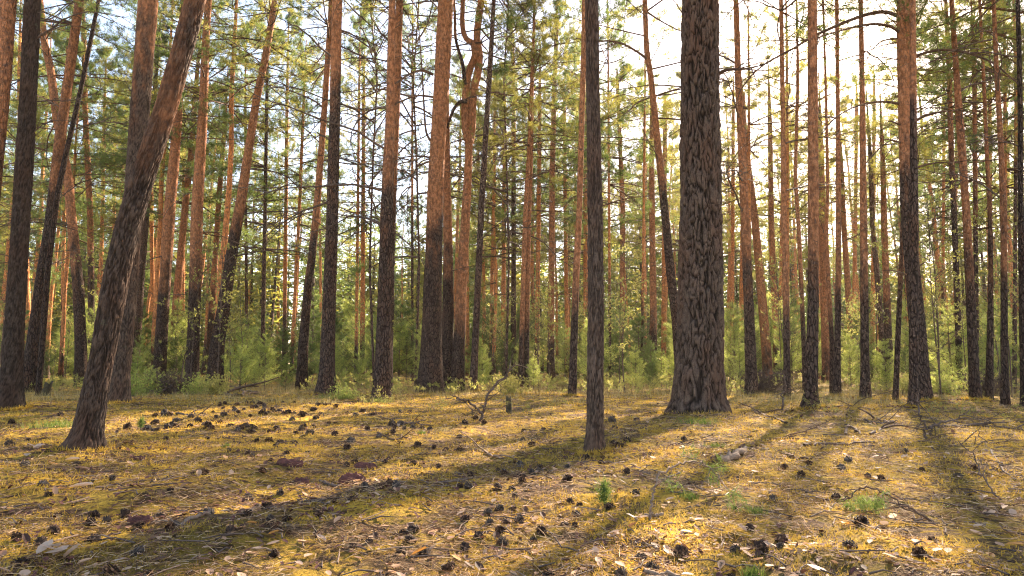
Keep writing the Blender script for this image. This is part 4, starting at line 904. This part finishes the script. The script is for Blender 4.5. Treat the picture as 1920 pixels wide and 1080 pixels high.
# ------------------------------------------------------------------ single leaves, bark, sticks, stumps
def single_leaf(px, py, wpx, mat, lab, kind='fallen_leaf', cat='leaf', n=1):
    g = ground_at(px, py); s = wpx / FPX * g[1] * .5; r_ = rnd(int(px) + 3); mb = MB()
    c = np.zeros((n, 3)); c[:, :2] = r_.randn(n, 2) * s * (.35 if n > 1 else 0); c[:, 2] = np.arange(n) * .004
    leaf_mesh(mb, c, r_.rand(n) * 6.28 if n > 1 else np.array([r_.randn() * .5]), np.full(n, s * (.6 if n > 1 else 1)), r_)
    o = mb.build(kind, M[mat]); o.location = (g[0], g[1], g[2] + .014); tag(o, lab, cat)
for a in [(98, 1059, 60, 'leaf_pale', 'large lobed whitish dry leaf in the bottom left corner', 'fallen_leaf', 'leaf', 6), (512, 1011, 22, 'leaf_orange', 'small orange leaf beside a cone, left of the bottom middle'), (471, 1001, 20, 'leaf_orange', 'ochre leaf just left of the small orange leaf'),
          (784, 1048, 34, 'leaf_orange', 'bright orange leaf near the bottom edge at the middle'), (151, 910, 46, 'leaf_pale', 'long pale leaf in front of the leaning red-brown pine'), (135, 870, 26, 'leaf_pale', 'curled pale leaf close below the leaning pine foot'),
          (50, 862, 20, 'leaf_pale', 'small pale leaf near the left edge'), (66, 850, 30, 'leaf_pale', 'pale leaf shreds left of the leaning pine foot', 'fallen_leaf', 'leaf', 4), (1101, 1043, 30, 'leaf_pale', 'white upturned leaf near the bottom, right of the middle'), (770, 983, 14, 'leaf_pale', 'little white leaf among the central cones'),
          (1586, 992, 26, 'leaf_orange', 'orange leaf left of the big black cone'), (1903, 1025, 30, 'leaf_orange', 'orange leaf close to the right edge'), (1674, 969, 26, 'leaf_orange', 'tan leaf under the green pine twig at right'), (1660, 932, 18, 'leaf_pale', 'white leaf resting on the arching pine twig'),
          (1415, 999, 18, 'leaf_pale', 'white leaf below the small green seedling'), (1312, 990, 20, 'leaf_pale', 'pale leaf left of the dead branch end'), (1533, 1078, 34, 'leaf_pale', 'white leaf cut by the bottom edge at right'), (1706, 850, 20, 'leaf_pale', 'round pale leaf beside the dark twigs at right'),
          (1658, 987, 26, 'leaf_pale', 'greyish leaf right of the big black cone'), (1508, 957, 14, 'leaf_brown', 'brown curled leaf beside a cone at right'), (1145, 1008, 36, 'leaf_pale', 'pale leaf fragments right of the central cones', 'fallen_leaf', 'leaf', 5), (1195, 985, 40, 'leaf_pale', 'long pale shreds below the dead branch', 'fallen_leaf', 'leaf', 4),
          (220, 1052, 26, 'leaf_pale', 'pinkish leaf at the bottom left beside a dark cone'), (560, 1062, 20, 'leaf_pale', 'pale leaf at the bottom left of the orange leaf'), (1290, 1075, 26, 'leaf_pale', 'pale leaf at the bottom edge below the giant trunk'), (480, 1033, 20, 'leaf_pale', 'pale leaf under the ochre leaf')]:
    single_leaf(*a)
def bark_piece(px, py, wpx, hpx, lab, seed, mat='bark_chip'):
    g = ground_at(px, py); r_ = rnd(seed); L = wpx / FPX * g[1]; Wd = L * .42; H = hpx / FPX * g[1]
    nu, nv = 22, 12; U, V = np.meshgrid(np.linspace(-1, 1, nu), np.linspace(-1, 1, nv))
    edge = 1 - .22 * vnoise(np.arctan2(V, U) * 2 + seed, U * 0, s=51)
    X = U * L / 2 * edge * (1 - .25 * V ** 4); Y = V * Wd / 2 * edge * (1 - .3 * U ** 4)
    Zt = H * (.75 - .45 * (V ** 2)) * (1 - .5 * np.abs(U) ** 6) + H * .45 * (vnoise(U * 3 + seed, V * 3, s=52) - .5) + H * .3 * (vnoise(U * 9 + seed, V * 9, s=53) - .5)
    top = np.stack([X, Y, Zt + .004], -1).reshape(-1, 3); bot = np.stack([X, Y, Zt * 0 - .01], -1).reshape(-1, 3)
    i = np.arange(nv - 1)[:, None] * nu + np.arange(nu - 1)[None, :]
    f = np.stack([i, i + 1, i + nu + 1, i + nu], -1).reshape(-1, 4); n = nu * nv
    bd = list(range(nu)) + [nu * k + nu - 1 for k in range(1, nv)] + [n - 2 - k for k in range(nu - 1)] + [nu * k for k in range(nv - 2, 0, -1)]
    side = np.array([(bd[k], bd[k] + n, bd[(k + 1) % len(bd)] + n, bd[(k + 1) % len(bd)]) for k in range(len(bd))])
    mb = MB(); mb.add(np.vstack([top, bot]), np.vstack([f, side]), 0, False)
    o = mb.build('bark_piece', M[mat]); o.location = g; o.rotation_euler = (0, 0, r_.randn() * .25); tag(o, lab, 'bark')
bark_piece(660, 899, 52, 18, 'large reddish slab of bark in the middle of the mossy floor', 3)
bark_piece(686, 873, 44, 12, 'dark bark piece just beyond the large reddish slab', 4)
bark_piece(544, 875, 50, 12, 'blackish elongated bark piece left of the reddish slab', 5)
bark_piece(566, 895, 32, 11, 'small dark bark chunk between the two elongated pieces', 6)
bark_piece(258, 862, 28, 8, 'dark bark chip right of the leaning red-brown pine foot', 8)
bark_piece(262, 985, 46, 16, 'black bark clump at the lower left in shade', 9)
bark_piece(1690, 862, 24, 8, 'dark bark chip beside the round pale leaf', 10)
def stick(lab, pts, w0, w1, mat='twig', side=0, lift=.01, name='stick', cat='stick', needles=None, heights=None):
    """pts: photo pixels on the ground; heights: metres above the ground at each point"""
    P = []
    for i, (px, py) in enumerate(pts):
        h = (heights[i] if heights else 0)
        g = ground_at(px, py)
        if h:  # a raised point keeps the depth of the first ground point
            Y0 = heights[-1]; q = at(px, py, Y0); g = q
        else: g = g + [0, 0, lift]
        P.append(g)
    P = np.array(P); b = P[0].copy(); d = P[0][1]; q = P - b
    tt = np.linspace(0, 1, len(q)); t2 = np.linspace(0, 1, max(8, len(q) * 4)); q2 = np.stack([np.interp(t2, tt, q[:, i]) for i in range(3)], 1)
    rr = rnd(int(pts[0][0]) + 1)
    q2[1:-1] += rr.randn(len(q2) - 2, 3) * w0 / FPX * d * .18
    root = empty(name, b, lab, cat)
    m = MB(); m.tube(q2, np.linspace(w0, w1, len(q2)) / 2 / FPX * d, 7, 0); m.build('stem', M[mat], root)
    for s in range(side):
        k = rr.randint(1, len(q2) - 1); L = .08 + .22 * rr.rand(); m = MB()
        dv = q2[min(k + 1, len(q2) - 1)] - q2[k]; a0 = math.atan2(dv[1], dv[0])
        tp = branch_pts(rr, q2[k], a0 + rr.choice([-1, 1]) * (.4 + .6 * rr.rand()), .25 + .4 * rr.rand(), L * d / 4, -.3, 5, .12); m.tube(tp, np.linspace(w1, w1 * .4, len(tp)) / 2 / FPX * d, 4, 0)
        m.build('side_twig', M[mat], root)
    for (px, py, dY, K) in (needles or []):
        c = at(px, py, ground_at(px, py + 12)[1] + dY) - b; m = MB()
        C = c + rr.randn(K, 3) * .022 + np.array([0, 0, .01]); D = np.tile([0, 0, -.25], (K, 1)) + rr.randn(K, 3) * .3
        tufts(m, C, D, rr, 16, .055, .0022, 0, .5); m.build('needle_tuft', M['needle_young'] if False else M['needle'], root)
    return root
stick('curved grey fallen branch lying beyond the cone patch at left', [(366, 735), (380, 728), (405, 738), (440, 745), (462, 740), (487, 738)], 7, 4, 'branch', 3, .03, 'fallen_branch', 'branch')
stick('short thick forked branch end beside the curved fallen branch', [(452, 746), (463, 736), (484, 737)], 6, 4, 'pale_wood', 1, .03, 'fallen_branch', 'branch')
stick('pale crooked stick at lower left among the black cones', [(335, 1003), (352, 992), (378, 986), (392, 980)], 9, 5, 'pale_wood', 1)
stick('dark stick pointing at the large reddish bark slab', [(600, 892), (622, 900), (640, 906)], 6, 6, 'twig', 0)
stick('long white straight twig in front of the leaning pine', [(178, 912), (220, 908), (262, 904)], 4, 2, 'pale_wood', 0)
stick('pale knotted log piece right of the slim foreground pine', [(1346, 874), (1368, 870), (1386, 862), (1398, 851)], 15, 11, 'pale_wood', 1, .02, 'log', 'log')
stick('flat grey stick across the sunlit moss at right', [(1508, 843), (1550, 838), (1590, 838), (1640, 833)], 7, 3, 'branch', 1)
stick('dark stick lying right of the giant trunk foot', [(1412, 771), (1432, 782), (1452, 790), (1474, 796)], 6, 3, 'branch', 2)
stick('dark broken branch pointing up right of the sunlit moss', [(1586, 818), (1590, 803), (1606, 812), (1614, 819)], 6, 4, 'branch', 1)
stick('rough dark branch lying at right, upper arm of a V', [(1638, 789), (1660, 795), (1676, 801)], 6, 5, 'branch', 1)
stick('rough dark branch lying at right, lower arm of a V', [(1632, 817), (1655, 810), (1680, 800)], 6, 4, 'branch', 2)
stick('small brown stick below the tip of the dead branch', [(1208, 978), (1228, 979), (1245, 978)], 7, 6, 'pale_wood', 0)
stick('pale stick cut by the bottom edge near the right of the middle', [(1206, 1067), (1240, 1072), (1275, 1078)], 12, 9, 'pale_wood', 0)
stick('thin grey stick near the middle right among cones', [(1478, 862), (1500, 866), (1530, 872)], 5, 3, 'branch', 1)
stick('short pale sticks crossing in front of the slim foreground pine', [(905, 843), (925, 852), (945, 856)], 5, 3, 'pale_wood', 2)
stick('thin dark twig lying far right in the shade', [(1860, 860), (1880, 885), (1905, 900)], 4, 2, 'twig', 2)
stick('long dry twig in the shade at the right edge', [(1760, 805), (1830, 802), (1918, 808)], 5, 3, 'twig', 5)
stick('dark twig arm running left behind the cone field', [(1275, 886), (1250, 895), (1225, 905)], 3, 2, 'twig', 1)
for i, (px, py, l) in enumerate([(708, 812, 60), (760, 795, 50), (1550, 773, 90), (1620, 792, 50), (1720, 835, 60), (1780, 845, 60), (1840, 838, 50), (820, 905, 50), (1260, 838, 40), (330, 780, 60), (1450, 822, 50), (560, 945, 60)]):
    wh = ['beside the dead sapling', 'left of the dead sapling', 'at the foot of the sturdy pine', 'beside the V-shaped branches', 'right of the V-shaped branches', 'in the shade at right', 'near the right edge', 'below the central cones', 'at the giant trunk shadow', 'on the cone patch at left', 'in the sunlit moss at right', 'in the shadow band at lower left'][i]
    stick('thin brown twig lying ' + wh, [(px, py), (px + l * .5, py + 6 - (i % 3) * 5), (px + l, py + 3)], 4, 2, 'twig' if i % 2 else 'branch', 3)
# raised dead branch with green needle tufts (right of the middle)
def arch(lab, pts, Y, w0, w1, needles=(), twigs=4, name='fallen_branch', cat='branch', mat='branch'):
    q = np.array([at(a, b, Y + c) for a, b, c in pts]); b = q[0].copy(); b[2] = gh(b[0], b[1]); q = q - b
    tt = np.linspace(0, 1, len(q)); t2 = np.linspace(0, 1, len(q) * 5); q2 = np.stack([np.interp(t2, tt, q[:, i]) for i in range(3)], 1)
    ker = np.hanning(7)[1:-1]; ker /= ker.sum()
    for i in range(3): q2[2:-2, i] = np.convolve(q2[:, i], ker, 'valid')
    rr = rnd(int(pts[0][0])); q2[1:] += np.cumsum(rr.randn(len(q2) - 1, 3), 0) * .0022 * Y / 3 + rr.randn(len(q2) - 1, 3) * .0045 * Y / 3
    root = empty(name, b, lab, cat); m = MB(); m.tube(q2, np.linspace(w0, w1, len(q2)) / 2 / FPX * Y, 7, 0); m.build('stem', M[mat], root)
    for s in range(twigs):
        k = rr.randint(2, len(q2) - 2); dv = q2[k + 1] - q2[k]; a0 = math.atan2(dv[1], dv[0]); m = MB()
        tp = branch_pts(rr, q2[k], a0 + rr.choice([-1, 1]) * (.4 + rr.rand()), rr.randn() * .35, (.08 + .2 * rr.rand()) * min(Y, 5) / 5, -.3, 6, .12); m.tube(tp, np.linspace(w1, w1 * .35, len(tp)) / 2 / FPX * Y, 4, 0)
        tq = branch_pts(rr, tp[3], rr.rand() * 6.28, rr.randn() * .4, .07 * Y / 4, 0, 3, .15); m.tube(tq, np.linspace(w1 * .5, w1 * .3, len(tq)) / 2 / FPX * Y, 3, 0); m.build('side_twig', M[mat], root)
    for (px, py, dY, K, dz) in needles:
        c = at(px, py, Y + dY) - b; m = MB(); C = c + rr.randn(K, 3) * [.018, .018, .022]; D = np.tile([0, 0, dz], (K, 1)) + rr.randn(K, 3) * .25
        tufts(m, C[:max(3, K // 2)], D[:max(3, K // 2)], rr, 22, .045, .0022, 0, .35); m.build('needle_tuft', M['needle'], root)
    return root
arch('dead pine branch arching over the moss with a few green needle tufts', [(1218, 976, 0), (1222, 945, .03), (1223, 920, .06), (1232, 898, .12), (1250, 884, .2), (1277, 871, .3), (1310, 870, .4), (1330, 880, .4), (1350, 900, .35), (1372, 925, .2)], 2.72, 5, 2,
     [(1334, 886, .4, 10, -.3), (1375, 936, .1, 14, -.7), (1296, 852, .5, 9, .2), (1352, 878, .45, 7, .2), (1262, 905, .2, 5, -.3)], 10, mat='pale_wood')
arch('drooping pine twig with green needles arching beside the big black cone', [(1770, 996, .0), (1725, 965, .05), (1690, 945, .1), (1655, 925, .16), (1630, 916, .2), (1608, 920, .22), (1590, 938, .2), (1578, 950, .18)], 2.75, 4, 2.5,
     [(1603, 945, .2, 18, -.9), (1618, 938, .2, 12, -.8), (1588, 950, .18, 9, -.7), (1640, 948, .15, 10, -.8), (1652, 935, .15, 7, -.5)], 5)
arch('small dead leafless sapling leaning right beside the mossy stump', [(900, 788, 0), (912, 765, 0), (918, 740, 0), (926, 715, .05), (945, 700, .1), (958, 685, .1), (968, 668, .15)], 7.9, 5.5, 2, (), 12, 'dead_sapling', 'sapling', 'twig')
arch('low dead branch spreading left from the dead sapling', [(905, 780, 0), (890, 765, 0), (875, 755, -.1), (860, 748, -.1), (845, 742, -.2)], 7.8, 5, 2, (), 9, 'fallen_branch', 'branch', 'twig')
arch('dark dead sapling twigs standing in the shade at right', [(1738, 822, 0), (1736, 800, 0), (1728, 780, 0), (1722, 760, .1), (1720, 735, .1)], 5.6, 5, 2, (), 12, 'dead_sapling', 'sapling', 'twig')
arch('forked dead twig leaning right of the V-shaped branches', [(1745, 815, 0), (1742, 800, 0), (1760, 795, 0), (1790, 785, .1), (1815, 765, .1)], 5.6, 5, 2, (), 10, 'fallen_branch', 'branch', 'twig')
arch('bare thin shrub stem standing at the far right in shade', [(1880, 940, 0), (1845, 890, .1), (1835, 860, .2), (1800, 830, .3)], 3.3, 3, 1.5, (), 6, 'dead_sapling', 'sapling', 'twig')
arch('thin upright dead twig between the giant trunk and sturdy pine', [(1467, 770, 0), (1468, 745, 0), (1468, 720, 0), (1464, 700, 0)], 8.5, 4, 2, (), 4, 'dead_sapling', 'sapling', 'twig')
# brush in front of the central trio
for i, (px, Y, s, lab) in enumerate([(690, 10.5, .18, 'low tangle of dead twigs left of the dead sapling'), (790, 9.5, .16, 'dead twig tangle in front of the trio'), (1000, 9.5, .14, 'dead twig tangle right of the small mossy stump'), (1560, 9, .15, 'twig tangle right of the sturdy pine foot'), (1830, 8, .2, 'tangle of dark twigs at the far right in shade')]):
    x = (px - 960) / FPX * Y; r_ = empty('twig_tangle', (x, Y, gh(x, Y)), lab, 'twigs', None, i, s); child('stem', BM[i % 4], r_, (0, 0, 0), (1.2, .2, 0)); child('side_twig', BM[(i + 1) % 4], r_, (.3, 0, 0), (-1.1, .4, 0)); child('side_twig', BM[(i + 2) % 4], r_, (0, .2, 0), (.2, 1.2, 0))
# stumps
def stump(px, py, wpx, hpx, lab, lean=0., seed=1):
    g = ground_at(px, py); r = wpx / 2 / FPX * g[1]; h = hpx / FPX * g[1]; zz = np.linspace(-.02, h, 9); seg = 22
    TH, ZZ = np.meshgrid(np.arange(seg) * 2 * math.pi / seg, zz)
    RR = r * (1 + .35 * np.exp(-ZZ / (h * .25)) - .12 * ZZ / h) * (1 + .25 * (vnoise(np.cos(TH) * 2 + seed, np.sin(TH) * 2, ZZ * 30, 61) - .5))
    Z2 = ZZ + (ZZ / h) ** 4 * h * .35 * (vnoise(np.cos(TH) * 1.5 + seed, np.sin(TH) * 1.5, s=62) - .5)
    v = np.stack([RR * np.cos(TH) + lean * ZZ, RR * np.sin(TH), Z2], -1).reshape(-1, 3)
    i = np.arange(8)[:, None] * seg; j = np.arange(seg)[None, :]; j2 = (j + 1) % seg; f = np.stack([i + j, i + j2, i + seg + j2, i + seg + j], -1).reshape(-1, 4)
    mb = MB(); mb.add(v, f, 0, True); c = np.array([[lean * h, 0, h * .86]]); k = mb.n; mb.add(c, np.zeros((0, 3), int)); mb.f.append(np.array([(k - seg + a, k - seg + (a + 1) % seg, k) for a in range(seg)])); mb.m.append(np.zeros(seg, int)); mb.smooth.append(np.zeros(seg, bool))
    o = mb.build('tree_stump', M['stump']); o.location = g; tag(o, lab, 'stump')
stump(954, 771, 11, 33, 'small dark mossy stump standing upright near the middle')
stump(84, 741, 14, 26, 'short black broken stump left of the leaning red-brown pine', .25, 3)
# green seedlings and grass tufts
def seedling(px, py, hpx, lab, seed, K=40, green='dull_grass', wide=.5):
    g = ground_at(px, py); h = hpx / FPX * g[1]; rr = rnd(seed); n = K * 3; mb = MB()
    c = np.stack([rr.randn(n) * h * wide * .5, rr.randn(n) * h * wide * .5, np.zeros(n)], 1); d = rr.randn(n, 3) * [.45, .45, .1] + [0, 0, 1]; d /= np.linalg.norm(d, axis=1)[:, None]
    blades(mb, c, d, h * (.5 + .6 * rr.rand(n)), .0035 * (g[1] / 3) ** .6, rr); o = mb.build('grass_tuft', M[green]); o.location = g; tag(o, lab, 'grass tuft')
def pine_seedling(px, py, hpx, lab, seed):
    g = ground_at(px, py); h = hpx / FPX * g[1]; rr = rnd(seed); root = empty('pine_seedling', g, lab, 'seedling'); m = MB(); m.tube([(0, 0, -.01), (0, 0, h)], [.003, .0015], 5, 0); m.build('stem', M['branch'], root)
    n = 16; C = np.stack([rr.randn(n) * .006, rr.randn(n) * .006, np.linspace(.25 * h, h, n)], 1); D = np.tile([0, 0, .6], (n, 1)); m = MB(); tufts(m, C, D, rr, 20, h * .42, .003, 0, .5); m.build('foliage', M['needle'], root)
pine_seedling(1133, 952, 42, 'lone green pine seedling standing in the sunlit moss', 1)
pine_seedling(264, 808, 20, 'small green pine seedling on the cone patch at left', 2)
seedling(424, 838, 12, 'small dark green tuft among the cones at left', 3, 26)
seedling(105, 806, 20, 'wide grassy green patch left of the leaning red-brown pine', 4, 120, wide=2.2)
seedling(1294, 942, 16, 'flat bright green tuft in front of the giant trunk', 5, 40, wide=1.3)
seedling(1417, 970, 18, 'green tuft right of the hanging needle tuft', 6, 40, 'dull_grass', .9)
seedling(1413, 1078, 26, 'green tuft cut by the bottom edge', 7, 50, 'dull_grass', .7)
seedling(1340, 842, 14, 'green tuft growing beside the giant trunk shadow', 8, 40, wide=1.4)
seedling(1770, 942, 14, 'dull green tuft in the shade at right', 9, 40, wide=1.5)
seedling(790, 812, 9, 'tiny green tuft left of the slim foreground pine', 10, 22, wide=1)
seedling(830, 808, 12, 'pale grassy tuft beside the tiny green tuft', 11, 30, 'dry_grass', 1.6)
seedling(1312, 800, 16, 'grassy green fringe at the foot of the giant trunk', 12, 60, wide=2.2)
seedling(610, 748, 14, 'green fringe at the foot of the straight grey pine', 13, 60, wide=1.6)
seedling(715, 752, 16, 'green fringe at the foot of the dark-footed pine', 14, 60, wide=1.6)

# ------------------------------------------------------------------ haze
def haze():
    if HAZE <= 0: return
    mb = MB(); x0, x1, y0, y1, z0, z1 = -180, 180, -40, 170, -3, 30
    v = [(a, b, c) for c in (z0, z1) for b in (y0, y1) for a in (x0, x1)]
    mb.add(v, [(0, 2, 3, 1), (4, 5, 7, 6), (0, 1, 5, 4), (2, 6, 7, 3), (0, 4, 6, 2), (1, 3, 7, 5)])
    N = NT('haze_air'); pv = N.n('ShaderNodeVolumePrincipled', {'Color': (1.0, .87, .76, 1), 'Density': HAZE, 'Anisotropy': .76}); N.t.links.new(pv.outputs[0], N.out.inputs['Volume'])
    tag(mb.build('haze', N.mat), 'thin warm haze hanging between the trees', 'haze', kind='stuff')
haze()
